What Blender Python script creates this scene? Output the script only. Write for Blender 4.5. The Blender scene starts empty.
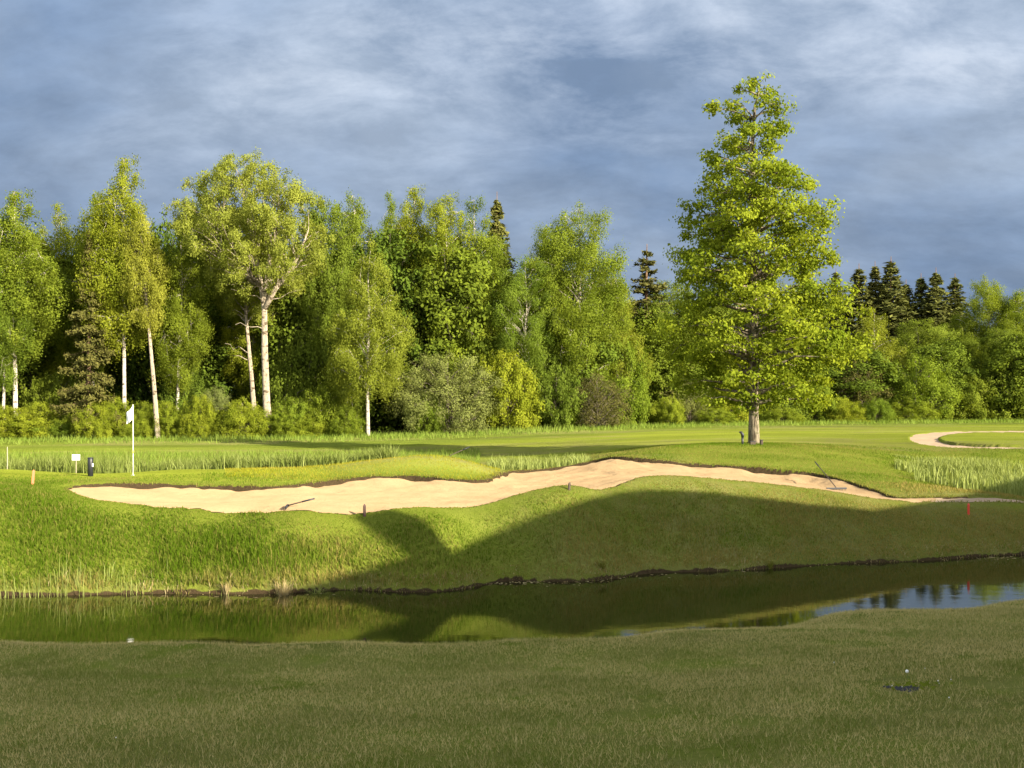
import bpy, math
import numpy as np
from mathutils import Vector

# ------------------------------------------------------------------ basics
scene = bpy.context.scene
COL = scene.collection
F, HY, CZ = 1100.0, 402.0, 3.8          # focal length in pixels, horizon row, camera height over the water
SUN_EL, SUN_AZ = math.radians(20.0), math.radians(48.0)   # sun behind the camera, to the right
SH = np.array([math.sin(SUN_AZ), -math.cos(SUN_AZ)])       # horizontal direction to the sun
PI = math.pi


def new_mesh(name, verts, faces, mat=None, parent=None, attrs=None, smooth=False, link=True):
    """faces: int array (n,3) or (n,4), or a list of such arrays. attrs: {name: (domain, float array)}"""
    fl = faces if isinstance(faces, list) else [faces]
    fl = [np.asarray(f, np.int32) for f in fl if len(f)]
    verts = np.asarray(verts, np.float32)
    me = bpy.data.meshes.new(name)
    nl = sum(f.size for f in fl)
    nf = sum(len(f) for f in fl)
    me.vertices.add(len(verts)); me.loops.add(nl); me.polygons.add(nf)
    me.vertices.foreach_set('co', verts.ravel())
    me.loops.foreach_set('vertex_index', np.concatenate([f.ravel() for f in fl]))
    tot = np.concatenate([np.full(len(f), f.shape[1], np.int32) for f in fl])
    st = np.zeros(nf, np.int32); st[1:] = np.cumsum(tot)[:-1]
    me.polygons.foreach_set('loop_start', st)
    me.polygons.foreach_set('use_smooth', np.full(nf, smooth))
    me.update(calc_edges=True)
    for k, (dom, arr) in (attrs or {}).items():
        a = me.attributes.new(k, 'FLOAT', dom)
        a.data.foreach_set('value', np.asarray(arr, np.float32))
    if mat:
        me.materials.append(mat)
    o = bpy.data.objects.new(name, me)
    if link:
        COL.objects.link(o)
    if parent:
        o.parent = parent
    return o


def empty(name, loc=(0, 0, 0), rotz=0.0):
    o = bpy.data.objects.new(name, None)
    o.empty_display_size = 0.3
    o.location = loc; o.rotation_euler = (0, 0, rotz)
    COL.objects.link(o)
    return o


def tag(o, label=None, cat=None, group=None, kind=None):
    if label: o['label'] = label
    if cat: o['category'] = cat
    if group: o['group'] = group
    if kind: o['kind'] = kind
    return o


class MB:
    """collects tubes, boxes and loose faces and links them as one mesh"""
    def __init__(self):
        self.v, self.q, self.t, self.n = [], [], [], 0

    def add(self, v, q=None, t=None):
        v = np.asarray(v, float)
        if q is not None and len(q): self.q.append(np.asarray(q, int) + self.n)
        if t is not None and len(t): self.t.append(np.asarray(t, int) + self.n)
        self.v.append(v); self.n += len(v)

    def tube(self, pts, rad, k=6, cap=True):
        P = np.asarray(pts, float); n = len(P)
        R = np.broadcast_to(np.asarray(rad, float), (n,))
        T = np.gradient(P, axis=0); T /= np.linalg.norm(T, axis=1)[:, None] + 1e-9
        ref = np.array([0, 0, 1.0]) if abs(T[0, 2]) < .8 else np.array([1.0, 0, 0])
        U = np.cross(T, ref); U /= np.linalg.norm(U, axis=1)[:, None] + 1e-9
        W = np.cross(T, U)
        a = np.arange(k) * 2 * PI / k
        V = P[:, None] + R[:, None, None] * (np.cos(a)[None, :, None] * U[:, None] + np.sin(a)[None, :, None] * W[:, None])
        i, j = np.meshgrid(np.arange(n - 1), np.arange(k), indexing='ij')
        j2 = (j + 1) % k
        Q = np.stack([i * k + j, i * k + j2, (i + 1) * k + j2, (i + 1) * k + j], -1).reshape(-1, 4)
        V = V.reshape(-1, 3); t = None
        if cap:
            V = np.vstack([V, P[0], P[-1]])
            jj = np.arange(k); b = (n - 1) * k
            t = np.vstack([np.stack([np.full(k, n * k), (jj + 1) % k, jj], -1),
                           np.stack([np.full(k, n * k + 1), b + jj, b + (jj + 1) % k], -1)])
        self.add(V, Q, t)
        return self

    def box(self, c, s, rz=0.0, taper=1.0):
        x, y, z = np.array(s) / 2
        V = np.array([[-x, -y, -z], [x, -y, -z], [x, y, -z], [-x, y, -z],
                      [-x * taper, -y * taper, z], [x * taper, -y * taper, z], [x * taper, y * taper, z], [-x * taper, y * taper, z]])
        ca, sa = math.cos(rz), math.sin(rz)
        V = V @ np.array([[ca, sa, 0], [-sa, ca, 0], [0, 0, 1]]) + np.array(c)
        Q = [[0, 3, 2, 1], [4, 5, 6, 7], [0, 1, 5, 4], [1, 2, 6, 5], [2, 3, 7, 6], [3, 0, 4, 7]]
        self.add(V, Q)
        return self

    def build(self, name, mat, parent=None, smooth=False, bevel=0.0, attrs=None):
        fs = []
        if self.q: fs.append(np.vstack(self.q))
        if self.t: fs.append(np.vstack(self.t))
        o = new_mesh(name, np.vstack(self.v), fs, mat, parent, attrs, smooth)
        if bevel:
            m = o.modifiers.new('bevel', 'BEVEL'); m.width = bevel; m.segments = 2
        return o


# smooth value noise on arrays
def vnoise(x, y, seed=0):
    xi, yi = np.floor(x).astype(np.int64), np.floor(y).astype(np.int64)
    xf, yf = x - xi, y - yi
    u, v = xf * xf * (3 - 2 * xf), yf * yf * (3 - 2 * yf)

    def h(a, b):
        n = (a * 374761393 + b * 668265263 + seed * 1442695041) & 0xffffffff
        n = ((n ^ (n >> 13)) * 1274126177) & 0xffffffff
        return ((n ^ (n >> 16)) & 0xffff) / 65535.0
    return (h(xi, yi) * (1 - u) + h(xi + 1, yi) * u) * (1 - v) + (h(xi, yi + 1) * (1 - u) + h(xi + 1, yi + 1) * u) * v


def fbm(x, y, seed=0, octv=4):
    s, a, t = 0, 1.0, 0
    for i in range(octv):
        s = s + a * vnoise(x * 2 ** i, y * 2 ** i, seed + i); t += a; a *= .5
    return s / t


def sstep(a, b, x):
    t = np.clip((x - a) / (b - a), 0, 1)
    return t * t * (3 - 2 * t)


# ------------------------------------------------------------------ node helpers
def material(name):
    m = bpy.data.materials.new(name); m.use_nodes = True
    nt = m.node_tree; nt.nodes.clear()
    return m, nt


def N(nt, typ, inputs=None, **props):
    n = nt.nodes.new(typ)
    for k, v in props.items(): setattr(n, k, v)
    for k, v in (inputs or {}).items():
        s = n.inputs[k]
        if isinstance(v, bpy.types.NodeSocket): nt.links.new(v, s)
        else: s.default_value = v
    return n


def rgb(c): return (c[0], c[1], c[2], 1.0)


def mixc(nt, fac, a, b, blend='MIX'):
    n = nt.nodes.new('ShaderNodeMix'); n.data_type = 'RGBA'; n.blend_type = blend; n.clamp_factor = True
    for i, v in ((0, fac), (6, a), (7, b)):
        if isinstance(v, bpy.types.NodeSocket): nt.links.new(v, n.inputs[i])
        else: n.inputs[i].default_value = rgb(v) if isinstance(v, tuple) else v
    return n.outputs[2]


def math_(nt, op, a, b=None, clamp=False):
    n = nt.nodes.new('ShaderNodeMath'); n.operation = op; n.use_clamp = clamp
    for i, v in ((0, a), (1, b)):
        if v is None: continue
        if isinstance(v, bpy.types.NodeSocket): nt.links.new(v, n.inputs[i])
        else: n.inputs[i].default_value = v
    return n.outputs[0]


def maprange(nt, v, a, b, c=0.0, d=1.0):
    n = N(nt, 'ShaderNodeMapRange', {0: v, 1: a, 2: b, 3: c, 4: d}); n.clamp = True
    return n.outputs[0]


def noise(nt, vec, scale, detail=3.0, rough=.55, dist=0.0):
    n = N(nt, 'ShaderNodeTexNoise', {'Scale': scale, 'Detail': detail, 'Roughness': rough, 'Distortion': dist})
    if vec is not None: nt.links.new(vec, n.inputs['Vector'])
    return n.outputs['Fac']


def attr(nt, name): return N(nt, 'ShaderNodeAttribute', attribute_name=name).outputs['Fac']


def out(nt, sh):
    o = N(nt, 'ShaderNodeOutputMaterial'); nt.links.new(sh, o.inputs['Surface'])


def plain(name, col, rough=.6, var=.15, scale=8.0, metal=0.0):
    m, nt = material(name)
    tc = N(nt, 'ShaderNodeTexCoord').outputs['Object']
    c = mixc(nt, noise(nt, tc, scale, 4), tuple(x * (1 - var) for x in col), tuple(min(1, x * (1 + var)) for x in col))
    out(nt, N(nt, 'ShaderNodeBsdfPrincipled', {'Base Color': c, 'Roughness': rough, 'Metallic': metal}).outputs[0])
    return m


def leafy(name, ca, cb, trans=.35, tcol=(1.25, 1.2, .5), objvar=.25, gloss=.12):
    """leaf or blade: two-sided diffuse, light coming through, a little sheen; 'tint' is stored per face"""
    m, nt = material(name)
    t = attr(nt, 'tint')
    c = mixc(nt, t, ca, cb)
    rnd = N(nt, 'ShaderNodeObjectInfo').outputs['Random']
    c = mixc(nt, 1.0, c, N(nt, 'ShaderNodeCombineColor', {0: maprange(nt, rnd, 0, 1, 1 - objvar, 1 + objvar * .8),
             1: maprange(nt, rnd, 0, 1, 1 - objvar * .55, 1 + objvar * .45), 2: 1.0}).outputs[0], 'MULTIPLY')
    d = N(nt, 'ShaderNodeBsdfDiffuse', {'Color': c})
    tr = N(nt, 'ShaderNodeBsdfTranslucent', {'Color': mixc(nt, 1.0, c, tcol, 'MULTIPLY')})
    mx = N(nt, 'ShaderNodeMixShader', {0: trans, 1: d.outputs[0], 2: tr.outputs[0]})
    out(nt, mx.outputs[0])
    return m


# ------------------------------------------------------------------ the lie of the land
def shore_near(px): return np.interp(px, [-900, 0, 300, 540, 700, 830, 1024, 1700], [16.4, 16.95, 16.8, 17.1, 17.9, 19.2, 20.5, 23.8])
def shore_far(px): return np.interp(px, [-900, 0, 300, 420, 600, 800, 1024, 1700], [20.5, 21.6, 22.0, 22.8, 23.9, 25.5, 27.3, 31.0])


CP = []                                    # (column, distance, height) measured on the ground
for px in (-900, -500, -200, 0, 170, 340, 512, 680, 850, 1024, 1250, 1700):
    n_, f_ = float(shore_near(px)), float(shore_far(px))
    for fr in (.08, .3, .5, .7, .88, 1.0):
        CP.append((px, fr * n_, 2.2 - 2.2 * fr))
    CP += [(px, n_ + .9, -.45), (px, (n_ + f_) / 2, -.8), (px, f_ - .7, -.42), (px, f_, 0.0)]
CP += [
    # crest of the far bank
    (-900, 25, 1.5), (-500, 25.2, 1.45), (-200, 25.0, 1.6), (0, 24.7, 1.69), (0, 31, 1.65), (100, 24.5, 1.50), (110, 26, 1.50), (140, 28, 1.46), (200, 24.2, 1.42), (300, 23.6, 1.37), (0, 23.2, .98), (-200, 23, .9),
    (420, 23.8, 1.36), (540, 24.5, 1.37), (590, 25.5, 1.6), (640, 27.1, 1.87), (700, 27.5, 1.8), (760, 28.0, 1.64), (830, 28.1, 1.4),
    (900, 28.9, 1.15), (985, 29.4, 1.1), (1024, 29.6, 1.05), (1300, 33, 1.1), (1700, 36, 1.2), (620, 25.2, .72), (700, 25.8, .75),
    # floor of the sand
    (200, 26.5, 1.38), (200, 28.5, 1.38), (300, 25.6, 1.36), (300, 28, 1.38), (360, 26, 1.36), (360, 29.5, 1.4), (430, 26.2, 1.38), (430, 29, 1.4), (430, 31.5, 1.42), (490, 27, 1.4), (490, 30.5, 1.43),
    (540, 27, 1.42), (540, 29.5, 1.44), (540, 32.5, 1.46), (540, 35, 1.5), (590, 28, 1.62), (590, 31, 1.62), (590, 34.5, 1.7), (640, 29, 1.8), (640, 31.5, 1.78), (640, 34, 1.84), (700, 29.6, 1.72), (700, 32.5, 1.68),
    (760, 30.2, 1.56), (760, 33, 1.56), (830, 30, 1.38), (830, 32, 1.38), (300, 23.2, 1.2), (430, 23.3, 1.15), (540, 24.1, 1.0), (200, 23.6, 1.1), (100, 23.2, 1.0),
    # back lips
    (72, 28.2, 1.56), (110, 29.2, 1.57), (200, 30.1, 1.5), (260, 30.1, 1.47), (340, 32.6, 1.52), (380, 33.2, 1.58), (420, 33.1, 1.56), (450, 32.6, 1.5), (480, 32.6, 1.45), (430, 34.3, 1.87), (380, 34.2, 1.8),
    (497, 35.1, 1.5), (560, 37.2, 1.6), (610, 36.5, 1.95), (640, 36, 1.93), (700, 35.8, 1.78), (760, 35.3, 1.68), (820, 34.7, 1.52), (845, 33, 1.42),
    (870, 31.9, 1.27), (890, 30.7, 1.15),
    # green, mound behind the bunker
    (-500, 33, 1.7), (-200, 32, 1.6), (0, 35.5, 1.62), (90, 33, 1.6), (133, 33, 1.6), (180, 35.5, 1.6), (270, 35.8, 1.65), (340, 34.9, 1.8), (380, 35.3, 1.95),
    (430, 35.6, 2.06), (480, 35.2, 1.75), (-500, 36, 1.7),
    # wet ditch with the reeds
    (-500, 41, 1.0), (0, 38.5, .9), (0, 41, .9), (170, 38.5, .9), (170, 41, .95), (330, 39.5, 1.0), (430, 40, 1.25), (500, 39, 1.2), (560, 40, 1.2),
    (960, 37, .9), (1024, 33.3, .85), (1024, 38, .85), (1200, 37, .8), (1500, 40, .8), (1024, 31.3, 1.05),
    # oak mound
    (640, 40, 2.05), (700, 41, 2.2), (754, 42.3, 2.2), (830, 41.8, 2.05), (830, 37.9, 1.8), (880, 38.4, 1.6), (900, 33.8, 1.4), (960, 33.0, 1.2),
    # meadow to the wood
    (-900, 60, 1.4), (-500, 50, 1.3), (0, 46, 1.3), (200, 46, 1.3), (430, 45, 1.35), (100, 60, 1.4), (300, 60, 1.45), (100, 73, 1.5), (300, 73, 1.55), (-500, 75, 1.5),
    (512, 48, 1.45), (512, 65, 1.7), (512, 82, 1.9), (700, 50, 2.0), (700, 65, 2.05), (700, 85, 2.12), (860, 50, 2.0), (950, 46, 1.85), (908, 52, 2.1),
    (1024, 45.6, 1.9), (1024, 58.7, 2.2), (940, 58.7, 2.2), (1024, 75, 2.1), (860, 75, 2.1), (1024, 100, 2.15), (1300, 60, 2.1), (1700, 70, 2.1), (1500, 100, 2.2),
    (0, 110, 2.0), (512, 120, 2.2), (-600, 200, 2.5), (512, 200, 2.5), (1600, 200, 2.5), (-600, 420, 3), (512, 420, 3), (1600, 420, 3),
]
C = np.array([((p - 512) / F * d, d, z) for p, d, z in CP])
C = np.vstack([C, [[-40, -20, 2.3], [0, -20, 2.3], [40, -20, 2.3], [-90, -90, 2.4], [0, -90, 2.4], [90, -90, 2.4], [-25, 0, 2.1], [25, 0, 2.2], [0, -5, 2.2], [-70, 10, 1.6], [70, 10, 1.8]]])


def _phi(X, Y): return np.sqrt((X[:, None] - C[None, :, 0]) ** 2 + (Y[:, None] - C[None, :, 1]) ** 2 + .64)


_nc = len(C)
_A = np.zeros((_nc + 3, _nc + 3))
_A[:_nc, :_nc] = _phi(C[:, 0], C[:, 1]) + np.eye(_nc) * .02 * -1
_A[:_nc, _nc:] = np.stack([np.ones(_nc), C[:, 0], C[:, 1]], -1); _A[_nc:, :_nc] = _A[:_nc, _nc:].T
_W = np.linalg.solve(_A, np.concatenate([C[:, 2], [0, 0, 0]]))


def base_z(X, Y):
    X = np.atleast_1d(np.asarray(X, float)).ravel(); Y = np.atleast_1d(np.asarray(Y, float)).ravel()
    o = np.empty(len(X))
    for i in range(0, len(X), 60000):
        x, y = X[i:i + 60000], Y[i:i + 60000]
        o[i:i + 60000] = _phi(x, y) @ _W[:_nc] + _W[_nc] + _W[_nc + 1] * x + _W[_nc + 2] * y
    o += .05 * (fbm(X * .45, Y * .45, 3) - .5) * sstep(5, 12, Y)           # small unevenness
    # the water has eaten a low step into the banks
    pond = sstep(14, 16, Y) * sstep(36, 32, Y)
    return o + pond * (.09 + .06 * (fbm(X * 1.3, Y * .4, 8) - .5)) * sstep(-.03, .06, o + .06 * (fbm(X * 1.1, Y * 1.1, 12, 3) - .5)) * sstep(1.0, .35, o)


def hit(px, py, dmin=22.0, dmax=140.0):
    """where the sight line through a point of the frame meets the ground, beyond dmin"""
    d = np.arange(dmin, dmax, .05)
    zz = CZ - (py - HY) / F * d
    g = base_z((px - 512) / F * d, d)
    k = np.where(g >= zz)[0]
    i = k[0] if len(k) else len(d) - 1
    return np.array([(px - 512) / F * d[i], d[i], g[i]])


def polysd(poly, X, Y):
    """signed distance to a closed outline (negative inside)"""
    P = np.asarray(poly, float); Q = np.roll(P, -1, 0)
    best = np.full(len(X), 1e9); ins = np.zeros(len(X), bool)
    for (ax, ay), (bx, by) in zip(P, Q):
        ex, ey = bx - ax, by - ay
        t = np.clip(((X - ax) * ex + (Y - ay) * ey) / (ex * ex + ey * ey + 1e-12), 0, 1)
        best = np.minimum(best, (X - ax - t * ex) ** 2 + (Y - ay - t * ey) ** 2)
        c = ((ay > Y) != (by > Y)) & (X < (bx - ax) * (Y - ay) / ((by - ay) if by != ay else 1e-12) + ax)
        ins ^= c
    s = np.sqrt(best)
    return np.where(ins, -s, s)


def smoothpoly(pts, it=2):
    P = np.asarray(pts, float)
    for _ in range(it):
        Q = np.roll(P, -1, 0)
        P = np.stack([P * .75 + Q * .25, P * .25 + Q * .75], 1).reshape(-1, 2)
    return P


def col(px, d): return ((px - 512) / F * d, d)


# outline of the big bunker: front edge from left to right, then the back lip from right to left
BUNKER = smoothpoly([col(*p) for p in [
    (68, 28.0), (72, 26.8), (86, 25.4), (110, 24.75), (150, 24.45), (200, 24.25), (300, 23.75), (360, 23.9), (430, 24.5), (500, 25.1), (545, 25.6), (580, 26.0), (605, 26.4), (630, 27.2), (650, 27.55),
    (700, 27.9), (760, 28.35), (830, 28.5), (890, 29.0), (930, 29.55), (935, 30.15), (905, 30.35), (890, 30.7), (870, 31.9), (845, 33), (820, 34.6), (790, 35.0), (760, 35.3), (730, 35.5), (700, 35.8),
    (670, 35.8), (640, 36), (612, 36.6), (596, 37.4), (560, 37.4), (520, 36.6), (499, 35.4), (492, 33.4), (478, 32.5), (450, 32.5), (420, 33.0), (380, 33.1), (340, 32.5), (310, 31.3), (285, 30.2), (260, 30.0), (200, 30.1),
    (150, 30.0), (110, 29.5), (84, 29.1), (73, 28.8)]], 2)
PATH = smoothpoly([col(*p) for p in [(905, 29.55), (985, 29.5), (1024, 29.75), (1300, 33.0), (1700, 36.5), (1700, 37.8), (1300, 33.9), (1024, 30.45), (985, 30.15), (905, 30.2)]], 1)
RING_O = smoothpoly([col(*p) for p in [(908, 51.5), (918, 48.0), (945, 46.4), (1024, 45.0), (1120, 45.5), (1210, 49), (1230, 53), (1180, 58), (1080, 60), (1000, 60), (940, 59), (915, 56)]], 2)
RING_I = smoothpoly([col(*p) for p in [(936, 52.0), (945, 48.9), (975, 47.4), (1024, 46.6), (1120, 47), (1190, 50), (1200, 53), (1160, 56.5), (1080, 58), (1000, 58), (955, 57)]], 2)


def dig(X, Y):
    """(depth cut into the turf, sand mask distance) for bunkers and path"""
    wob = (fbm(X * 1.7, Y * 1.7, 21, 3) - .5) * .34 + (vnoise(X * 7, Y * 7, 5) - .5) * .09
    sb = np.full(len(X), 9.0); sp = sb.copy(); sr = sb.copy()
    k = (Y > 22.8) & (Y < 39) & (np.abs(X) < 18)
    sb[k] = polysd(BUNKER, X[k], Y[k]) + wob[k] * .6
    k = (Y > 28) & (Y < 40) & (X > 8)
    sp[k] = polysd(PATH, X[k], Y[k]) + wob[k] * .5
    k = (Y > 43) & (Y < 62) & (X > 12)
    sr[k] = np.maximum(polysd(RING_O, X[k], Y[k]), -polysd(RING_I, X[k], Y[k])) + wob[k] * .5
    return sb, sp, sr


def sand_z(X, Y, b, sb, sp, sr):
    back = sstep(0, 1, (Y - np.interp(X, *np.array([col(p, d) for p, d in [(70, 28.5), (200, 27.5), (480, 29.5), (600, 31), (640, 31.5), (760, 32), (900, 30.2)]]).T)) / 2)
    rag = sstep(.25, .75, fbm(X * 1.1, Y * 1.1, 27, 3))
    depth = np.where(sb < .4, .02 + (.095 + .06 * sstep(2, 4, X)) * back * (.2 + .8 * rag) * sstep(10.5, 9.4, X), np.where(sr < .4, .10 - .092 * sstep(48, 54, Y), .04))
    dish = .03 * back * sstep(0, -1.6, sb) * (sb < .4)
    return b - depth - dish + .07 * (fbm(X * 1.3, Y * 1.3, 31, 3) - .5) + .022 * (vnoise(X * 5, Y * 5, 33) - .5)


def ground(X, Y):
    """turf height and helper fields"""
    X = np.atleast_1d(np.asarray(X, float)).ravel(); Y = np.atleast_1d(np.asarray(Y, float)).ravel()
    b = base_z(X, Y); sb, sp, sr = dig(X, Y); s = np.minimum(np.minimum(sb, sp), sr)
    zs = sand_z(X, Y, b, sb, sp, sr)
    lip = .03 * np.exp(-np.maximum(s, 0) / .25) * (s > 0) * (sp > .5)
    z = np.where(s < 0, b + .03 * (sp > .5) + (zs - .12 - b - .03 * (sp > .5)) * sstep(0, -.10, s), b + lip)
    return z, zs, s, sb


def gz(x, y): return float(ground([x], [y])[0][0])


def at(px, d, dz=0.0):
    x = (px - 512) / F * d
    return (x, d, gz(x, d) + dz)

# ------------------------------------------------------------------ ground materials
def lawn_material():
    m, nt = material('turf')
    pos = N(nt, 'ShaderNodeNewGeometry').outputs['Position']
    n1 = noise(nt, pos, .35, 5, .6); n2 = noise(nt, pos, 2.2, 5, .65); n3 = noise(nt, pos, 14, 4, .7); n4 = noise(nt, pos, 60, 2, .6)
    lush = mixc(nt, n2, (.08, .115, .012), (.165, .20, .02))
    mown = mixc(nt, n2, (.18, .225, .018), (.29, .31, .03))
    dry = mixc(nt, n3, (.135, .130, .045), (.29, .25, .095))
    c = mixc(nt, attr(nt, 'mow'), lush, mown)
    dm = math_(nt, 'MULTIPLY', attr(nt, 'dry'), maprange(nt, math_(nt, 'ADD', math_(nt, 'MULTIPLY', n1, .5), math_(nt, 'MULTIPLY', n2, .6)), .42, .68), True)
    c = mixc(nt, dm, c, dry)
    c = mixc(nt, maprange(nt, n3, .2, .8, 0, .75), mixc(nt, .5, c, (.05, .075, .012)), c)
    c = mixc(nt, maprange(nt, n4, .35, .65, .0, .35), c, mixc(nt, .6, c, (.22, .26, .06)))
    mpb = N(nt, 'ShaderNodeMapping', {'Vector': pos, 'Scale': (.10, .34, .3)}).outputs[0]
    big = maprange(nt, noise(nt, mpb, 1.0, 5, .6), .32, .68, .72, 1.18)
    c = mixc(nt, 1.0, c, N(nt, 'ShaderNodeCombineXYZ', {0: big, 1: big, 2: big}).outputs[0], 'MULTIPLY')
    soil = mixc(nt, n3, (.018, .013, .008), (.085, .06, .032))
    c = mixc(nt, maprange(nt, math_(nt, 'ADD', attr(nt, 'soil'), math_(nt, 'MULTIPLY', math_(nt, 'SUBTRACT', n3, .5), .7)), .35, .6), c, soil)
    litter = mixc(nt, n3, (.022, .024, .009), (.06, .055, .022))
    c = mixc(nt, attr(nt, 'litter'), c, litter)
    hgt = math_(nt, 'ADD', math_(nt, 'MULTIPLY', n3, .6), math_(nt, 'MULTIPLY', n4, .4))
    b = N(nt, 'ShaderNodeBump', {'Strength': .9, 'Distance': .07, 'Height': hgt})
    d = N(nt, 'ShaderNodeBsdfDiffuse', {'Color': c, 'Roughness': .6, 'Normal': b.outputs[0]})
    out(nt, d.outputs[0])
    return m


def sand_material(name, a, b_):
    m, nt = material(name)
    pos = N(nt, 'ShaderNodeNewGeometry').outputs['Position']
    n1 = noise(nt, pos, .9, 4, .6); n2 = noise(nt, pos, 11, 4, .65); n3 = noise(nt, pos, 130, 2)
    c = mixc(nt, maprange(nt, n1, .3, .7), a, b_)
    c = mixc(nt, maprange(nt, n2, .35, .75, 0, .22), c, (.21, .14, .075))
    c = mixc(nt, maprange(nt, n3, .6, .75, 0, .3), c, (.30, .22, .14))
    mp = N(nt, 'ShaderNodeMapping', {'Vector': pos, 'Rotation': (0, 0, .5), 'Scale': (1.2, 14, 1)}).outputs[0]
    rake = noise(nt, mp, 1.0, 2, .5, .4)
    h = math_(nt, 'ADD', math_(nt, 'MULTIPLY', n2, .55), math_(nt, 'MULTIPLY', rake, .45))
    b = N(nt, 'ShaderNodeBump', {'Strength': .9, 'Distance': .06, 'Height': h})
    out(nt, N(nt, 'ShaderNodeBsdfDiffuse', {'Color': c, 'Roughness': .9, 'Normal': b.outputs[0]}).outputs[0])
    return m


M_TURF = lawn_material()
M_SAND = sand_material('bunker sand', (.25, .174, .096), (.305, .218, .124))
M_GRAVEL = sand_material('path gravel', (.29, .22, .15), (.34, .26, .18))

# ------------------------------------------------------------------ ground sheet (fan-shaped grid, finest over the banks and bunker)
def axis_d():
    segs = [(-110, -20, 10), (-20, 4, 2), (4, 8, .4), (8, 15, .10), (15, 21, .07), (21, 38, .055), (38, 48, .14), (48, 62, .22), (62, 110, 1.0), (110, 200, 6), (200, 900, 50)]
    return np.concatenate([np.arange(a, b, s) for a, b, s in segs] + [[900]])


def axis_u():
    a = np.arange(-.50, .5001, .0019)
    g = .50 + np.cumsum(.003 * 1.075 ** np.arange(1, 58))
    return np.concatenate([-g[::-1], a, g])


D_, U_ = axis_d(), axis_u()
UU, DD = np.meshgrid(U_, D_)
WW = np.sqrt(np.maximum(DD, 0) ** 2 + 64)
GX, GY = (UU * WW).ravel(), DD.ravel()
GZ, GS, SD, SB = ground(GX, GY)
nr, nc_ = len(D_), len(U_)
ii, jj = np.meshgrid(np.arange(nr - 1), np.arange(nc_ - 1), indexing='ij')
QUADS = np.stack([ii * nc_ + jj, ii * nc_ + jj + 1, (ii + 1) * nc_ + jj + 1, (ii + 1) * nc_ + jj], -1).reshape(-1, 4)
PXC = 512 + F * GX / np.maximum(GY, 9)


def wood_edge(px): return np.interp(px, [-900, 0, 420, 520, 700, 860, 1024, 1700], [70, 71, 73, 77, 84, 90, 97, 104])


def mow_field(X, Y):
    px = 512 + F * X / np.maximum(Y, 9)
    green = sstep(0, 1.2, -polysd(smoothpoly([col(*p) for p in [(-250, 32), (0, 31.3), (110, 31.2), (300, 31.2), (330, 33.5), (300, 35.2), (180, 35.9), (0, 35.9), (-250, 37)]]), X, Y) + .8)
    mound = np.exp(-(((px - 415) / 90) ** 2 + ((Y - 35.4) / 1.6) ** 2)) * 1.3
    fair = sstep(44, 48, Y) * sstep(0, -6, Y - wood_edge(px) + 12) * (.45 + .55 * sstep(300, 560, px)) * .9
    stripe = (.5 + .5 * np.sin((Y * .9 + X * .35) * .55)) * .35
    right = sstep(560, 700, px) * sstep(33, 39, Y) * sstep(46, 42, Y) * .45
    bank = sstep(19, 22, Y) * sstep(34, 30, Y) * (.12 + .3 * sstep(600, 300, px))
    near = sstep(18.5, 16, Y) * .12
    ridge = sstep(590, 640, px) * sstep(28, 29.5, Y) * sstep(32, 31, Y) * .35
    return np.clip(np.maximum.reduce([green, mound, fair * (.75 + stripe), right, bank, near, ridge]), 0, 1)


def dry_field(X, Y):
    px = 512 + F * X / np.maximum(Y, 9)
    near = sstep(21, 18, Y) * (.75 + .2 * (fbm(X * .5, Y * .35, 55) - .5))
    bank = sstep(20, 22, Y) * sstep(33, 30.5, Y) * (.10 + .8 * sstep(400, 640, px))
    shore = sstep(.55, .1, base_z(X, Y)) * sstep(20.3, 21.3, Y) * sstep(32, 30, Y) * .8
    mound = np.exp(-(((px - 415) / 90) ** 2 + ((Y - 35.4) / 1.4) ** 2)) * .45
    rest = sstep(33, 36, Y) * (.12 + 1.1 * sstep(.45, .62, fbm(X * .10 + 9, Y * .32, 58, 4)))
    return np.clip(np.maximum.reduce([near, bank, shore, mound, rest]), 0, 1)


def hide_faces(mask):
    return mask[QUADS].any(1)


mow = mow_field(GX, GY); dry = dry_field(GX, GY)
pond_step = sstep(14, 16, GY) * sstep(36, 33, GY) * sstep(.08, .02, GZ + .09 * (vnoise(GX * 1.6, GY * 1.6, 77) - .5)) * sstep(19.5, 20.5, GY + 0 * GX)
near_step = sstep(14, 16, GY) * sstep(21.5, 20.5, GY) * sstep(.10, .04, GZ)
lipm = ((SD < .01) & (SD > -.45)) * 1.0 + np.where((SD >= .01) & (SD < .06), 1 - SD / .06, 0) * .4
soil = np.clip(np.maximum.reduce([pond_step, near_step, lipm * (SB < 1), lipm * .35]), 0, 1)
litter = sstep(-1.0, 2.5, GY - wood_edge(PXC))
g_ = new_mesh('ground', np.stack([GX, GY, GZ], -1), QUADS, M_TURF, attrs={'mow': ('POINT', mow), 'dry': ('POINT', dry), 'soil': ('POINT', soil), 'litter': ('POINT', litter)}, smooth=True)
tag(g_, kind='structure')


def sheet(name, near_mask, zoff, mat):
    q = QUADS[near_mask[QUADS].any(1)]
    ids, inv = np.unique(q, return_inverse=True)
    o = new_mesh(name, np.stack([GX[ids], GY[ids], GS[ids] + zoff], -1), inv.reshape(-1, 4), mat, smooth=True)
    tag(o, kind='structure')
    return o


sb_, sp_, sr_ = dig(GX, GY)
sheet('sand_bunker', sb_ < .12, 0, M_SAND)
sheet('gravel_path', (sp_ < .08) & (sb_ > .1), -.004, M_GRAVEL)
sheet('far_sand_bunker', sr_ < .12, 0, M_GRAVEL)

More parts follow.
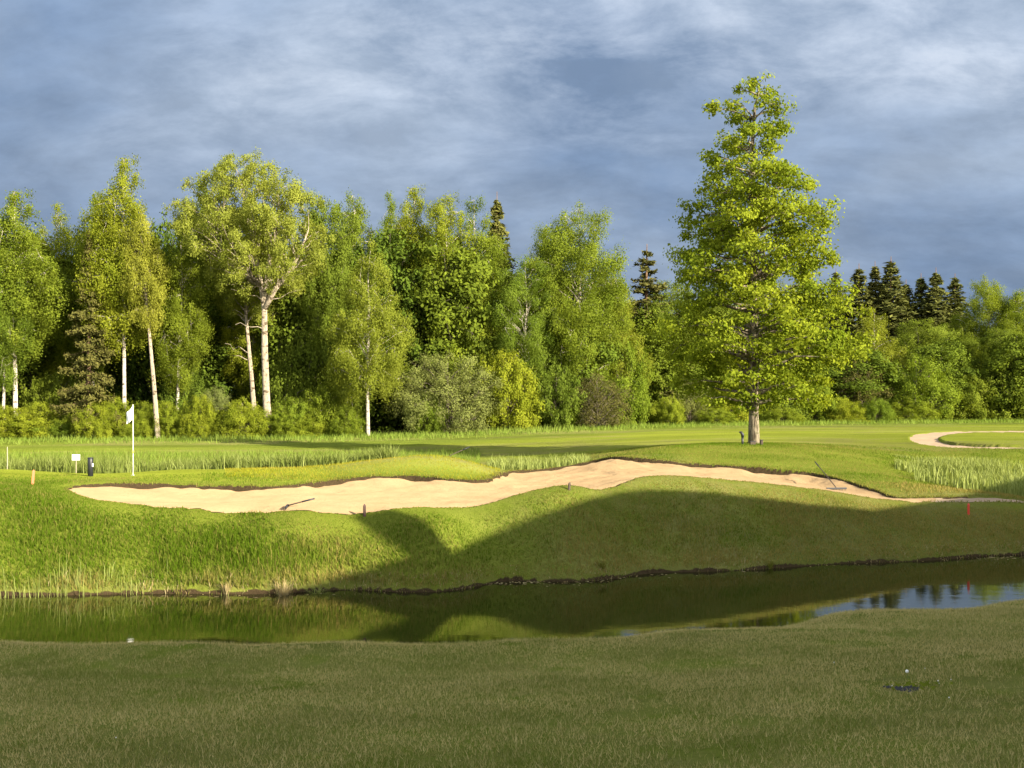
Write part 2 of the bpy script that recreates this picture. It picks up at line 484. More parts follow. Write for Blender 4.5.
# ------------------------------------------------------------------ pond water
def water_material():
    m, nt = material('pond water')
    pos = N(nt, 'ShaderNodeNewGeometry').outputs['Position']
    mp = N(nt, 'ShaderNodeMapping', {'Vector': pos, 'Rotation': (0, 0, .25), 'Scale': (1.0, 2.2, 1)}).outputs[0]
    h = math_(nt, 'ADD', math_(nt, 'MULTIPLY', noise(nt, mp, 1.6, 3, .55), .8), math_(nt, 'MULTIPLY', noise(nt, mp, 9, 2, .5), .12))
    b = N(nt, 'ShaderNodeBump', {'Strength': .03, 'Distance': .05, 'Height': h})
    body = N(nt, 'ShaderNodeBsdfDiffuse', {'Color': (.010, .013, .003, 1)})
    gl = N(nt, 'ShaderNodeBsdfGlossy', {'Color': (.97, .97, .92, 1), 'Roughness': .035, 'Normal': b.outputs[0]})
    fr = N(nt, 'ShaderNodeFresnel', {'IOR': 1.5, 'Normal': b.outputs[0]})
    out(nt, N(nt, 'ShaderNodeMixShader', {0: fr.outputs[0], 1: body.outputs[0], 2: gl.outputs[0]}).outputs[0])
    return m


wx = np.linspace(-75, 75, 61)
wv = np.concatenate([[(x, 512 * 0 + 13.2 if x < 15 else 13.2 + (x - 15) * .12, 0) for x in wx], [(x, 30.0 if x < 8 else 30 + (x - 8) * .35, 0) for x in wx]])
k = np.arange(60)
tag(new_mesh('pond_water', wv, np.stack([k, k + 1, k + 62, k + 61], -1), water_material()), kind='structure')

# ------------------------------------------------------------------ grass blades
def blades(name, X, Y, Z, h, w, lean, tint, mat, rng, seg=1, az=None):
    """thin upright blades as one mesh; seg 2 gives a bent blade"""
    n = len(X)
    a = rng.uniform(0, PI, n) if az is None else az
    ux, uy = np.cos(a) * w / 2, np.sin(a) * w / 2
    la = rng.uniform(0, 2 * PI, n); lx, ly = np.cos(la) * lean * h, np.sin(la) * lean * h
    z0 = np.zeros(n)
    B = np.stack([X, Y, Z - .01], -1)
    if seg == 1:
        V = np.stack([B - np.stack([ux, uy, z0], -1), B + np.stack([ux, uy, z0], -1), B + np.stack([lx, ly, h], -1)], 1).reshape(-1, 3)
        T = np.arange(3 * n).reshape(-1, 3)
        return new_mesh(name, V, T, mat, attrs={'tint': ('FACE', tint)})
    Mid = B + np.stack([lx * .3, ly * .3, h * .6], -1); s = np.stack([ux, uy, z0], -1)
    Tip = B + np.stack([lx, ly, h * (1 - .3 * lean)], -1)
    V = np.stack([B - s, B + s, Mid + s * .8, Mid - s * .8, Tip], 1).reshape(-1, 3)
    i = np.arange(n)[:, None] * 5
    return new_mesh(name, V, [i + np.array([0, 1, 2, 3]), i + np.array([3, 2, 4])], mat, attrs={'tint': ('FACE', np.concatenate([tint, tint]))})


def scatter(n, px0, px1, d0, d1, rng):
    d = np.sqrt(rng.uniform(d0 * d0, d1 * d1, n)); px = rng.uniform(px0, px1, n)
    return (px - 512) / F * d, d, px


M_LAWN = leafy('lawn blades', (.48, .40, .185), (.15, .18, .038), .25, objvar=0, gloss=.03)
M_BANK = leafy('bank blades', (.27, .22, .07), (.080, .140, .008), .35, objvar=0, gloss=.04)
M_STRAW = leafy('dead blades', (.30, .22, .10), (.42, .36, .20), .2, objvar=0, gloss=.03)
M_REED = leafy('reed blades', (.13, .165, .035), (.29, .33, .105), .3, objvar=0, gloss=.05)
M_MOUND = leafy('mound blades', (.33, .26, .045), (.25, .25, .018), .3, objvar=0, gloss=.03)
M_MEADOW = leafy('meadow blades', (.11, .17, .022), (.20, .26, .05), .3, objvar=0, gloss=.03)

rng = np.random.default_rng(11)
# near lawn, short and a little worn
X, Y, px = scatter(480000, -60, 1084, 6.6, 21.0, rng)
Z, _, S, _ = ground(X, Y)
keep = Z > .03
worn = fbm(X * 1.5 + 3, Y * 1.5, 47, 4)
keep &= rng.random(len(X)) > .8 * sstep(.60, .72, worn)
X, Y, Z = X[keep], Y[keep], Z[keep]
cl = fbm(X * 1.1, Y * 1.1, 41, 4); dr = fbm(X * .45, Y * .6, 42, 4)
h = (.02 + .045 * rng.random(len(X)) ** 2) * (.6 + .8 * cl)
edge = sstep(2.6, .2, shore_near(512 + F * X / Y) - Y) * .35
tag(blades('lawn_grass', X, Y, Z, h, rng.uniform(.006, .012, len(X)), rng.uniform(.1, .9, len(X)), np.clip((cl - .5) * 1.5 + .44 - (dr - .45) * 1.0 - edge + rng.normal(0, .38, len(X)), 0, 1), M_LAWN, rng), kind='stuff')

# far bank, lush on the left, thin and dry on the right
X, Y, px = scatter(420000, -70, 1100, 21.0, 33.0, rng)
Z, _, S, _ = ground(X, Y)
lush = sstep(470, 300, px) * sstep(34, 29, Y)
keep = (Z > .08) & (S > .02) & ((Y < 30.2) | (rng.random(len(X)) < .35)) & ((px > 560) | (Y < 29.5) | (rng.random(len(X)) < .5))
X, Y, Z, px, lush, S = X[keep], Y[keep], Z[keep], px[keep], lush[keep], S[keep]
cl = fbm(X * .9, Y * .9, 51, 4)
long_ = sstep(120, 200, px) * sstep(420, 330, px) * sstep(.38, .55, cl)
top = sstep(27, 30, Y) * (px < 200)
h = (.05 + .08 * rng.random(len(X))) * (.35 + 1.2 * cl) * (1 + .35 * lush) * (1 + .75 * long_ * (1 - sstep(29, 30, Y))) * (1 - .6 * top) * np.clip(S / 1.1, .28, 1)
dryp = np.clip(.08 - .2 * long_ + .62 * sstep(430, 640, px) + .22 * sstep(640, 760, px) + .3 * sstep(580, 640, px) * sstep(27, 28.5, Y) + .5 * sstep(.5, .2, Z) + (fbm(X * .7, Y * .7, 52, 4) - .5) * 1.7, 0, 1)
tag(blades('bank_grass', X, Y, Z, h, rng.uniform(.008, .016, len(X)), rng.uniform(.1, .8, len(X)), np.clip(1 - dryp + rng.normal(0, .32, len(X)), 0, 1), M_BANK, rng, 2), kind='stuff')

# mounds behind the bunker and round the oak: short
X, Y, px = scatter(150000, -60, 1084, 32.0, 46.0, rng)
Z, _, S, _ = ground(X, Y)
keep = (S > .02) & ((px > 585) & (Z > 1.15) | (px > 225) & (px < 500) & (Y < 37.5))
X, Y, Z, px = X[keep], Y[keep], Z[keep], px[keep]
cl = fbm(X * .8, Y * .8, 61, 4)
for k, mm in ((px < 520, M_MOUND), (px >= 520, M_BANK)):
    tag(blades('mound_grass', X[k], Y[k], Z[k], (.03 + .05 * rng.random(k.sum())) * (.5 + cl[k]), rng.uniform(.012, .022, k.sum()), rng.uniform(.1, .8, k.sum()), np.clip(.68 + (cl[k] - .5) * 1.6 + rng.normal(0, .22, k.sum()), 0, 1), mm, rng), kind='stuff')

# ragged turf hanging over the edges of the sand
X, Y, px = scatter(260000, 40, 1060, 23.0, 38.0, rng)
Z, _, S, _ = ground(X, Y)
keep = (S > -.03) & (S < .16)
X, Y, Z, px, S = X[keep], Y[keep], Z[keep], px[keep], S[keep]
tag(blades('edge_grass', X, Y, Z, rng.uniform(.03, .10, len(X)) * (.4 + .6 * (Y > 29.5)) * (.5 + vnoise(X * 3, Y * 3, 66)), rng.uniform(.010, .020, len(X)), rng.uniform(.3, 1.6, len(X)), np.clip(rng.normal(.45, .3, len(X)), 0, 1), M_BANK, rng, 2), kind='stuff')

# straw-coloured fringe and tufts along the water
X, Y, px = scatter(110000, -70, 1100, 20.8, 29.0, rng)
Z, _, S, _ = ground(X, Y)
keep = (Z > -.02) & (Z < .30) & (rng.random(len(X)) < np.clip(.05 + 3.2 * (fbm(X * 1.1, Y * 1.1, 71, 3) - .48) + .7 * .5 * sstep(500, 300, px) + .3 * sstep(480, 600, px), 0, 1))
X, Y, Z, px = X[keep], Y[keep], np.maximum(Z[keep], .0), px[keep]
h = (.05 + .17 * rng.random(len(X)) ** 2) * (.45 + .5 * sstep(520, 260, px)) * (.5 + fbm(X * 1.4, Y * 1.4, 73, 3))
tag(blades('shore_grass', X, Y, Z, h, rng.uniform(.008, .016, len(X)), rng.uniform(.15, 1.0, len(X)), rng.random(len(X)), M_STRAW, rng, 2), kind='stuff')
k = rng.random(len(X)) < .55
X, Y, Z, px, h = X[k] + .05, Y[k] - .04, Z[k], px[k], h[k]
tag(blades('shore_grass', X, Y, Z, h * 1.15, rng.uniform(.008, .016, len(X)), rng.uniform(.3, 1.3, len(X)), np.clip(rng.normal(.6, .3, len(X)), 0, 1), M_BANK, rng, 2), kind='stuff')

# fresh upright sedge standing in the shallows on the left
X, Y, px = scatter(1700, -120, 330, 21.2, 22.4, rng)
Z, _, S, _ = ground(X, Y)
keep = (Z > -.25) & (Z < .35) & (rng.random(len(X)) < (sstep(170, 60, px) * .8 + .06) * sstep(.3, .6, fbm(X * 1.6, Y * 1.6, 88, 3)) * 1.3)
X, Y, Z, px = X[keep], Y[keep], Z[keep], px[keep]
tag(blades('sedge', X, Y, Z, rng.uniform(.22, .62, len(X)) * (.6 + .4 * sstep(200, 0, px)), rng.uniform(.007, .013, len(X)), rng.uniform(.02, .3, len(X)), rng.uniform(.3, 1, len(X)), M_REED, rng, 2), kind='stuff')


def reed_bed(name, spots, n, h0, h1, label, tlow=0.0, ztop=9.0):
    xs, ys, hs = [], [], []
    per = n // len(spots)
    for (p0, p1, d0, d1) in spots:
        x, y, p = scatter(per, p0, p1, d0, d1, rng)
        k = rng.random(per) < sstep(.32, .62, fbm(x * .9, y * .9, 91, 3)) + .08
        xs.append(x[k]); ys.append(y[k])
    X, Y = np.concatenate(xs), np.concatenate(ys)
    Z, _, S, _ = ground(X, Y)
    k = S > .3; X, Y, Z = X[k], Y[k], Z[k]
    h = rng.uniform(h0, h1, len(X)) * (.75 + .4 * fbm(X * .7, Y * .7, 92))
    h = np.clip(np.minimum(h, (ztop - Z) * rng.uniform(.35, 1.15, len(X))), .12, 9)
    o = blades(name, X, Y, Z, h, rng.uniform(.022, .042, len(X)), rng.uniform(.03, .5, len(X)), np.clip(rng.normal(.45, .38, len(X)) - tlow, 0, 1), M_REED, rng, 2)
    tag(o, label=label, kind='stuff')


reed_bed('reeds', [(-400, 60, 37.5, 42), (0, 130, 38, 42), (130, 345, 38.0, 41.8), (170, 345, 38.0, 41), (345, 395, 39, 42)], 17000, .7, 1.15, 'band of green reeds behind the putting green', .3)
reed_bed('reeds', [(488, 560, 37.6, 41.5), (500, 590, 38.5, 41.5)], 4200, .55, 1.0, 'low clump of pale reeds behind the gap in the sand', -.15, 1.93)
reed_bed('reeds', [(955, 1100, 32.0, 40), (915, 1100, 34.5, 41), (1050, 1500, 33, 42), (895, 1000, 38, 42)], 16000, .7, 1.15, 'pale reed bed at the right below the ring-shaped bunker', -.1, 1.80)

# tall meadow grass in front of the wood
X, Y, px = scatter(130000, -250, 1280, 60, 100, rng)
e = wood_edge(px); Z, _, S, _ = ground(X, Y)
keep = (Y < e + 2) & (rng.random(len(X)) < sstep(-11, -3, Y - e) * .8) & (S > .2)
X, Y, Z, px = X[keep], Y[keep], Z[keep], px[keep]
cl = fbm(X * .35, Y * .35, 95, 3)
tag(blades('meadow_grass', X, Y, Z, rng.uniform(.12, .4, len(X)) * (.5 + cl), rng.uniform(.03, .06, len(X)), rng.uniform(.1, .6, len(X)), np.clip(cl + rng.normal(0, .25, len(X)), 0, 1), M_MEADOW, rng), kind='stuff')
X, Y, px = scatter(14000, -150, 480, 43, 52, rng)
Z, _, S, _ = ground(X, Y)
tag(blades('meadow_grass', X, Y, Z, rng.uniform(.10, .3, len(X)), rng.uniform(.02, .04, len(X)), rng.uniform(.1, .6, len(X)), rng.random(len(X)), M_MEADOW, rng), kind='stuff')

# a pale leaning tussock at the water's edge, and smaller ones along the shore
def tussock(px, d, h, n, label, mat):
    x, y, z = at(px, d)
    a = rng.uniform(0, 2 * PI, n); r = rng.uniform(0, .14, n) * h / .5
    V = []
    hh = h * rng.uniform(.5, 1.1, n); ln = rng.uniform(.2, .9, n); w = rng.uniform(.007, .013, n)
    for i in range(n):
        ca, sa = math.cos(a[i]), math.sin(a[i])
        b = np.array([r[i] * ca, r[i] * sa, -.03]); s_ = np.array([-sa, ca, 0]) * w[i] / 2
        m_ = b + np.array([ca, sa, 0]) * ln[i] * hh[i] * .35 + np.array([0, 0, hh[i] * .65]); t_ = b + np.array([ca, sa, 0]) * ln[i] * hh[i] + np.array([0, 0, hh[i] * (1 - .4 * ln[i])])
        V += [b - s_, b + s_, m_ + s_ * .8, m_ - s_ * .8, t_]
    k = np.arange(n)[:, None] * 5
    o = new_mesh('grass_tussock', V, [k + np.array([0, 1, 2, 3]), k + np.array([3, 2, 4])], mat, attrs={'tint': ('FACE', np.tile(rng.random(n), 2))})
    o.location = (x, y, z); tag(o, label, 'grass tuft', 'tussocks along the far water edge')
tussock(284, 21.75, .50, 150, 'tallest pale dead tussock leaning over the far water edge', M_STRAW)
tussock(317, 21.9, .36, 110, 'green and straw tussock just right of the tallest pale tussock', M_REED)
tussock(226, 21.75, .28, 90, 'low brown tussock left of the tallest pale tussock', M_STRAW)
tussock(512, 23.1, .24, 80, 'small dark tussock on the shaded shore below the dip of the shadow', M_BANK)
tussock(602, 23.7, .24, 80, 'small grass tussock on the shaded shore below the high part of the bank', M_BANK)
tussock(770, 25.1, .26, 80, 'small grass tussock on the shaded shore towards the right', M_BANK)

# ------------------------------------------------------------------ trees
def bark(name, a, b_, marks=None, stretch=(6, 6, 1.2)):
    m, nt = material(name)
    tc = N(nt, 'ShaderNodeTexCoord').outputs['Object']
    mp = N(nt, 'ShaderNodeMapping', {'Vector': tc, 'Scale': stretch}).outputs[0]
    n1 = noise(nt, mp, 2.0, 5, .65)
    c = mixc(nt, maprange(nt, n1, .40, .60), a, b_)
    if marks:
        mp2 = N(nt, 'ShaderNodeMapping', {'Vector': tc, 'Scale': (2.2, 2.2, 5.0)}).outputs[0]
        c = mixc(nt, maprange(nt, noise(nt, mp2, 1.0, 4, .65), .54, .62), c, marks)
    bmp = N(nt, 'ShaderNodeBump', {'Strength': .6, 'Distance': .03, 'Height': n1})
    out(nt, N(nt, 'ShaderNodeBsdfDiffuse', {'Color': c, 'Roughness': .8, 'Normal': bmp.outputs[0]}).outputs[0])
    return m


BARK = {
    'birch': bark('birch bark', (.36, .32, .26), (.58, .53, .45), (.06, .05, .04)),
    'aspen': bark('aspen bark', (.24, .20, .15), (.43, .37, .29), (.10, .075, .05)),
    'oak': bark('oak bark', (.07, .055, .04), (.34, .29, .21), (.10, .11, .05)),
    'spruce': bark('spruce bark', (.10, .065, .04), (.19, .125, .08)),
    'alder': bark('alder bark', (.09, .075, .055), (.20, .17, .13)),
}
LEAF = {
    'gold': leafy('golden birch leaves', (0.143, 0.169, 0.017), (0.265, 0.293, 0.040), .42, objvar=.08),
    'birch': leafy('birch leaves', (0.111, 0.152, 0.014), (0.228, 0.269, 0.031), .42),
    'aspen': leafy('aspen leaves', (0.158, 0.187, 0.025), (0.297, 0.321, 0.057), .42),
    'oak': leafy('oak leaves', (0.108, 0.158, 0.013), (0.245, 0.295, 0.027), .40),
    'alder': leafy('alder leaves', (0.090, 0.124, 0.014), (0.186, 0.229, 0.029), .38),
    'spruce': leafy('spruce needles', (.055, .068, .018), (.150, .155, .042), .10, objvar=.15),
    'rusty': leafy('rusty needles', (.055, .060, .016), (.135, .125, .034), .12, objvar=.1),
    'bush': leafy('bush leaves', (0.122, 0.164, 0.014), (0.254, 0.298, 0.031), .38),
    'grey': leafy('willow leaves', (0.101, 0.123, 0.031), (0.190, 0.217, 0.065), .28),
    'twig': leafy('twiggy leaves', (.070, .070, .020), (.130, .120, .035), .25),
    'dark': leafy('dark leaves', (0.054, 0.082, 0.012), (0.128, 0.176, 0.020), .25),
}


def leaf_mesh(name, P, Nr, L, Wd, tint, mat, rng):
    n = len(P)
    r = rng.normal(size=(n, 3)); U = np.cross(Nr, r); U /= np.linalg.norm(U, axis=1)[:, None] + 1e-9
    V = np.cross(Nr, U)
    l = L * rng.uniform(.6, 1.35, n)[:, None]; w = Wd * rng.uniform(.6, 1.35, n)[:, None]
    vs = np.stack([P - U * l, P + V * w + U * l * .15, P + U * l, P - V * w + U * l * .15], 1).reshape(-1, 3)
    return new_mesh(name, vs, np.arange(4 * n).reshape(-1, 4), mat, attrs={'tint': ('FACE', tint)}, link=False)


def bent(p, q, rng, sag=0.0, n=5, wig=.06):
    t = np.linspace(0, 1, n)[:, None]
    L = np.linalg.norm(q - p)
    P = p + (q - p) * t + rng.normal(0, wig * L, (n, 3)) * (t * (1 - t) * 2)
    P[:, 2] += sag * L * (t * (1 - t))[:, 0] * 2
    return P


def stem_pos(stem, z):
    P = stem; z = np.clip(z, P[0, 2], P[-1, 2])
    return np.array([np.interp(z, P[:, 2], P[:, 0]), np.interp(z, P[:, 2], P[:, 1]), z])


def crown_tree(sp, seed, H, R, cb, prof, r0, nclump, cr, per, L, Wd, flat=.8, drop=0.0, lean=(0, 0), stems=None, up=.55, leaf=None, sparse=.0, bough=.028, wild=.45, inner=.25, tipz=.91, dead=0, tiers=0):
    """a broad-leaved tree: stem(s), a limb to every leaf clump, clumps of leaf faces inside an uneven outline"""
    rng = np.random.default_rng(seed)
    mb = MB()
    if stems is None:
        n = 9; t = np.linspace(0, 1, n)
        P = np.stack([lean[0] * t ** 1.3, lean[1] * t ** 1.3, t * H * tipz], -1)
        P[1:, :2] += rng.normal(0, .018 * H * .35, (n - 1, 2)) * t[1:, None]
        stems = [(P, r0, .02)]
    for P, a, b_ in stems:
        n = len(P); t = np.linspace(0, 1, n)
        rr = a * (1 - t) ** .85 + b_
        if P[0, 2] < .2: rr[0] *= 1.15
        mb.tube(P, rr, 8)
    tp, rp = zip(*prof); zc0 = cb * H
    env = lambda t: np.interp(t, tp, rp) * R
    # clump centres, spread by best-of-several
    cs = np.zeros((0, 3)); wts = np.interp(np.linspace(0, 1, 50), tp, rp) + .12
    cdf = np.cumsum(wts); cdf /= cdf[-1]
    lob = rng.uniform(0, 2 * PI, 3)
    for i in range(nclump):
        m = 7
        t = np.interp(rng.random(m), cdf, np.linspace(0, 1, 50)); a = rng.uniform(0, 2 * PI, m)
        rad = env(t) * np.sqrt(rng.uniform(inner, 1, m)) * (1 + wild * .35 * np.sin(2 * a + lob[0] + t * 5) + wild * rng.normal(0, .22, m))
        if tiers: t = np.clip((np.round(t * tiers) + rng.normal(0, .25, m)) / tiers, 0, 1)
        z = zc0 + t * (H - zc0)
        ax = np.array([stem_pos(stems[0][0], zz)[:2] for zz in z])
        c = np.stack([ax[:, 0] + rad * np.cos(a), ax[:, 1] + rad * np.sin(a), z], -1)
        if len(cs):
            dd = np.sqrt((((c[:, None] - cs[None]) * np.array([1, 1, 1.3])) ** 2).sum(-1)).min(1); c = c[np.argmax(dd)]
        else: c = c[0]
        cs = np.vstack([cs, c])
    Ps, Ns, Ts = [], [], []
    for c in cs:
        best = None
        for P, a, b_ in stems:
            rad0 = np.hypot(*(c[:2] - stem_pos(P, c[2])[:2]))
            s = stem_pos(P, max(c[2] - rad0 * up - .2, max(P[0, 2], cb * H * .9 if P[0, 2] < .2 else 0)))
            d = np.linalg.norm(c - s)
            if best is None or d < best[0]: best = (d, s)
        d, s = best
        k = max(.25, min(1, d / (R + .01)))
        mb.tube(bent(s, c, rng, .12 if drop < .3 else .2, 5), np.linspace(bough * r0 / .18 * (k + .4), .008, 5), 4, False)
        size = cr * rng.uniform(.7, 1.3) * (.55 + .45 * min(1, np.interp((c[2] - zc0) / (H - zc0), tp, rp) + .25))
        nl = int(per * (size / cr) ** 2)
        ns = 7
        sub = c + rng.normal(0, 1, (ns, 3)) * size * np.array([.75, .75, .75 * flat])
        if drop: sub[:, 2] -= rng.exponential(drop * .6, ns)
        for q in sub[:4]:
            mb.tube(bent(c, q, rng, .1, 3), [.012, .008, .004], 3, False)
        w = rng.integers(0, ns, nl)
        p = sub[w] + rng.normal(0, 1, (nl, 3)) * size * .42 * np.array([1, 1, flat])
        if drop: p[:, 2] -= rng.exponential(drop, nl) * rng.random(nl)
        nrm = (p - c) / (size + .01) * .75 + rng.normal(0, .55, (nl, 3)) + np.array([0, 0, .3])
        nrm /= np.linalg.norm(nrm, axis=1)[:, None] + 1e-9
        Ps.append(p); Ns.append(nrm); Ts.append(np.clip(rng.normal(.5, .2, nl) + rng.normal(0, .16), 0, 1))
    for i in range(dead):                                   # bare lower limbs
        z = H * rng.uniform(cb * .55, cb * 1.15); a = rng.choice([PI, PI * 1.1, PI * 1.2, PI * .9]) + rng.normal(0, .3)
        s = stem_pos(stems[0][0], z); q = s + np.array([math.cos(a), math.sin(a), rng.uniform(-.05, .3)]) * R * rng.uniform(.4, .85)
        mb.tube(bent(s, q, rng, .12, 6, .09), np.linspace(.032, .008, 6), 5, False)
    P, Nn, T = np.vstack(Ps), np.vstack(Ns), np.concatenate(Ts)
    kz = P[:, 2] > .05
    P, Nn, T = P[kz], Nn[kz], T[kz]
    crown = leaf_mesh('crown', P, Nn, L, Wd, T, LEAF[leaf or sp], rng)
    trunk = mb.build('trunk', BARK[sp if sp in BARK else 'alder'], smooth=True); COL.objects.unlink(trunk)
    return trunk, crown


def spruce_tree(seed, H, R, leaf='spruce', nwh=26, r0=.17, cb=.06, per=60, L=.13, Wd=.045):
    rng = np.random.default_rng(seed)
    mb = MB(); mb.tube([(0, 0, 0), (.03, 0, H * .3), (0, .04, H * .65), (0, 0, H)], [r0, r0 * .75, r0 * .4, .012], 7)
    Ps, Ns, Ts = [], [], []
    for w in range(nwh):
        t = cb + (1 - cb) * (w + rng.uniform(-.3, .3)) / nwh
        z = H * min(.985, t); nb = 7 if t < .8 else 5
        a0 = rng.uniform(0, 6.28)
        for b in range(nb):
            zb = rng.normal(0, .35 * H / nwh) - (.02 * H if t > .93 else 0)
            a = a0 + b * 2 * PI / nb + rng.normal(0, .2)
            l = R * ((1 - t) ** .95 * rng.uniform(.72, 1.12) + .018)
            if rng.random() < .07: l *= .5
            d = np.array([math.cos(a), math.sin(a), 0])
            s = np.linspace(0, 1, 5)[:, None]
            dip = -.32 - .2 * (1 - t)
            pts = np.array([0, 0, min(H * .99, z + zb)]) + d * l * s + np.array([0, 0, 1]) * (l * (dip * s + .28 * s ** 2.4))
            mb.tube(pts, np.linspace(.022, .006, 5), 3, False)
            n = int(per * (.07 + 1.15 * l / R)); f = rng.uniform(.12, 1, n) ** .8
            side = rng.normal(0, .24, n) * l * (1.15 - f) + rng.normal(0, .06, n)
            p = np.stack([np.interp(f, s[:, 0], pts[:, i]) for i in range(3)], -1)
            p += np.stack([-d[1] * side, d[0] * side, -np.abs(rng.normal(0, .20 if leaf == 'spruce' else .12, n)) * (.3 + l * .6) + rng.normal(.03, .06, n)], -1)
            nr = np.array([0, 0, .5]) + d * .5 + rng.normal(0, .6, (n, 3)); nr /= np.linalg.norm(nr, axis=1)[:, None]
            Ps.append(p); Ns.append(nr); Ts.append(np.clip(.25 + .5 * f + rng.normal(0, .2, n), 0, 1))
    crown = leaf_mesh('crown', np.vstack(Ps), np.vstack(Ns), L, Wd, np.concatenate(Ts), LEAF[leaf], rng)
    trunk = mb.build('trunk', BARK['spruce'], smooth=True); COL.objects.unlink(trunk)
    return trunk, crown


BIRCH = [(0, .25), (.12, .65), (.3, .95), (.45, 1.0), (.65, .8), (.85, .45), (1, .1)]
WIDE = [(0, .45), (.15, .85), (.35, 1.0), (.6, .95), (.82, .68), (1, .2)]
ROUND = [(0, .6), (.2, .95), (.45, 1.0), (.7, .82), (.9, .45), (1, .15)]
CONE = [(0, .75), (.15, 1.0), (.35, .9), (.6, .62), (.82, .33), (1, .06)]
DOME = [(0, .50), (.12, .8), (.3, .98), (.5, 1.0), (.7, .88), (.87, .62), (1, .2)]


def _stems(H, pts, r0):
    return (np.array(pts, float) * np.array([1, 1, 1]), r0, .02)


PROTO = {}
def proto(key):
    """one of each kind, built when first needed; heights are nominal and scaled on placing"""
    if key in PROTO: return PROTO[key]
    k, v = key
    if k == 'birch':        # slender drooping birch, clean white stem
        t = crown_tree('birch', 100 + v, 17, [2.6, 3.0, 2.3, 2.7][v % 4], [.28, .20, .34, .16][v % 4], BIRCH, .15, 68, .58, 1150, .064, .043, .95, .45, ((.5, 0), (-.3, .2), (0, 0), (.4, -.2))[v % 4])
    elif k == 'broadbirch':
        t = crown_tree('birch', 120 + v, 17, 3.9, .16, WIDE, .19, 100, .68, 1100, .068, .046, .9, .35, wild=.6)
    elif k == 'conebirch':
        t = crown_tree('birch', 140 + v, 13, 2.9, .26, CONE, .13, 64, .52, 900, .062, .04, .95, .4, leaf='gold')
    elif k == 'alder':
        t = crown_tree('alder', 160 + v, 15, 3.2, .12, WIDE, .16, 86, .72, 950, .075, .054, .85, .1, wild=.55)
    elif k == 'dark':
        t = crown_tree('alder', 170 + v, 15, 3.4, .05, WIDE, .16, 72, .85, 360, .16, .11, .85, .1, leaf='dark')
    elif k == 'bush':
        t = crown_tree('alder', 180 + v, 4, 2.6, .02, ROUND, .07, 66, .42, 480, .065, .042, .9, 0, leaf='bush', wild=.35, bough=.05)
    elif k == 'greybush':
        t = crown_tree('alder', 190 + v, 5, 3.4, .02, ROUND, .08, 78, .46, 480, .068, .032, .9, 0, leaf='grey', wild=.5, bough=.05)
    elif k == 'twigbush':
        t = crown_tree('alder', 200 + v, 4, 2.6, .04, ROUND, .07, 80, .40, 170, .06, .035, .9, 0, leaf='twig', wild=.3, bough=.09)
    elif k == 'darkbush':
        t = crown_tree('alder', 210 + v, 4, 2.9, .02, ROUND, .07, 68, .46, 420, .08, .06, .9, 0, leaf='alder', wild=.4, bough=.05)
    elif k == 'spruce':
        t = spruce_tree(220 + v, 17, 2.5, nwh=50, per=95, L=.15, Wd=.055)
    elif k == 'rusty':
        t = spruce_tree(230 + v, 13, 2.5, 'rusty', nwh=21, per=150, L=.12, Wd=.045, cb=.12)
    PROTO[key] = t
    return t


USED = set()
TREES = 0
def plant(name, key, px, d, ytop, half, label, cat='tree', group=None, rot=None, parts=None, H=None, R=None):
    """stand a tree at column px and distance d so that it is as tall and wide as it is in the photograph"""
    global TREES
    rng = np.random.default_rng(int(abs(px) * 7 + d * 13))
    tr, cr = parts or proto(key)
    x, y, z = at(px, d, -.05)
    ztop = CZ + (HY - ytop) / F * d
    co = np.empty(len(cr.data.vertices) * 3, np.float32); cr.data.vertices.foreach_get('co', co); co = co.reshape(-1, 3)
    hz = np.percentile(co[:, 2], 99.7); rr = np.percentile(np.hypot(co[:, 0], co[:, 1]), 96)
    sz = (ztop - z) / hz; sx = (half / F * d) / rr if half else sz
    e = empty(name, (x, y, z), rng.uniform(0, 6.28) if rot is None else rot)
    e.scale = (sx, sx, sz)
    tag(e, label, cat, group)
    for o in (tr, cr):
        c = o.copy(); COL.objects.link(c); c.parent = e
    TREES += 1
    return e


# --- the oak on the mound
OAKP = [(0, .55), (.04, .85), (.14, 1.0), (.24, 1.0), (.33, .86), (.42, .96), (.52, .92), (.60, .80), (.68, .70), (.76, .52), (.82, .47), (.90, .50), (.96, .34), (1, .10)]
oz = at(754, 42.3)
OH = CZ + (HY - 74) / F * 42.3 - oz[2]
ost = [(np.array([(0, 0, 0), (.02, 0, 1.2), (-.03, .02, 3), (.03, 0, 5), (-.02, 0, 7.2), (.06, 0, 9.4), (.10, 0, 11.5), (-.05, 0, 13), (-.28, 0, OH * .95)]), .18, .02)]
oak_parts = crown_tree('oak', 17, OH * .96, 3.0, .125, OAKP, .225, 195, .40, 390, .062, .045, .66, 0.0, stems=ost, up=.10, bough=.045, wild=.36, inner=.14, tiers=12)
e = empty('oak_tree', (oz[0], oz[1], oz[2] - .04), 2.1)
tag(e, 'tall lone oak with fresh yellow-green leaves on the grassy mound', 'tree')
for o in oak_parts:
    COL.objects.link(o); o.parent = e

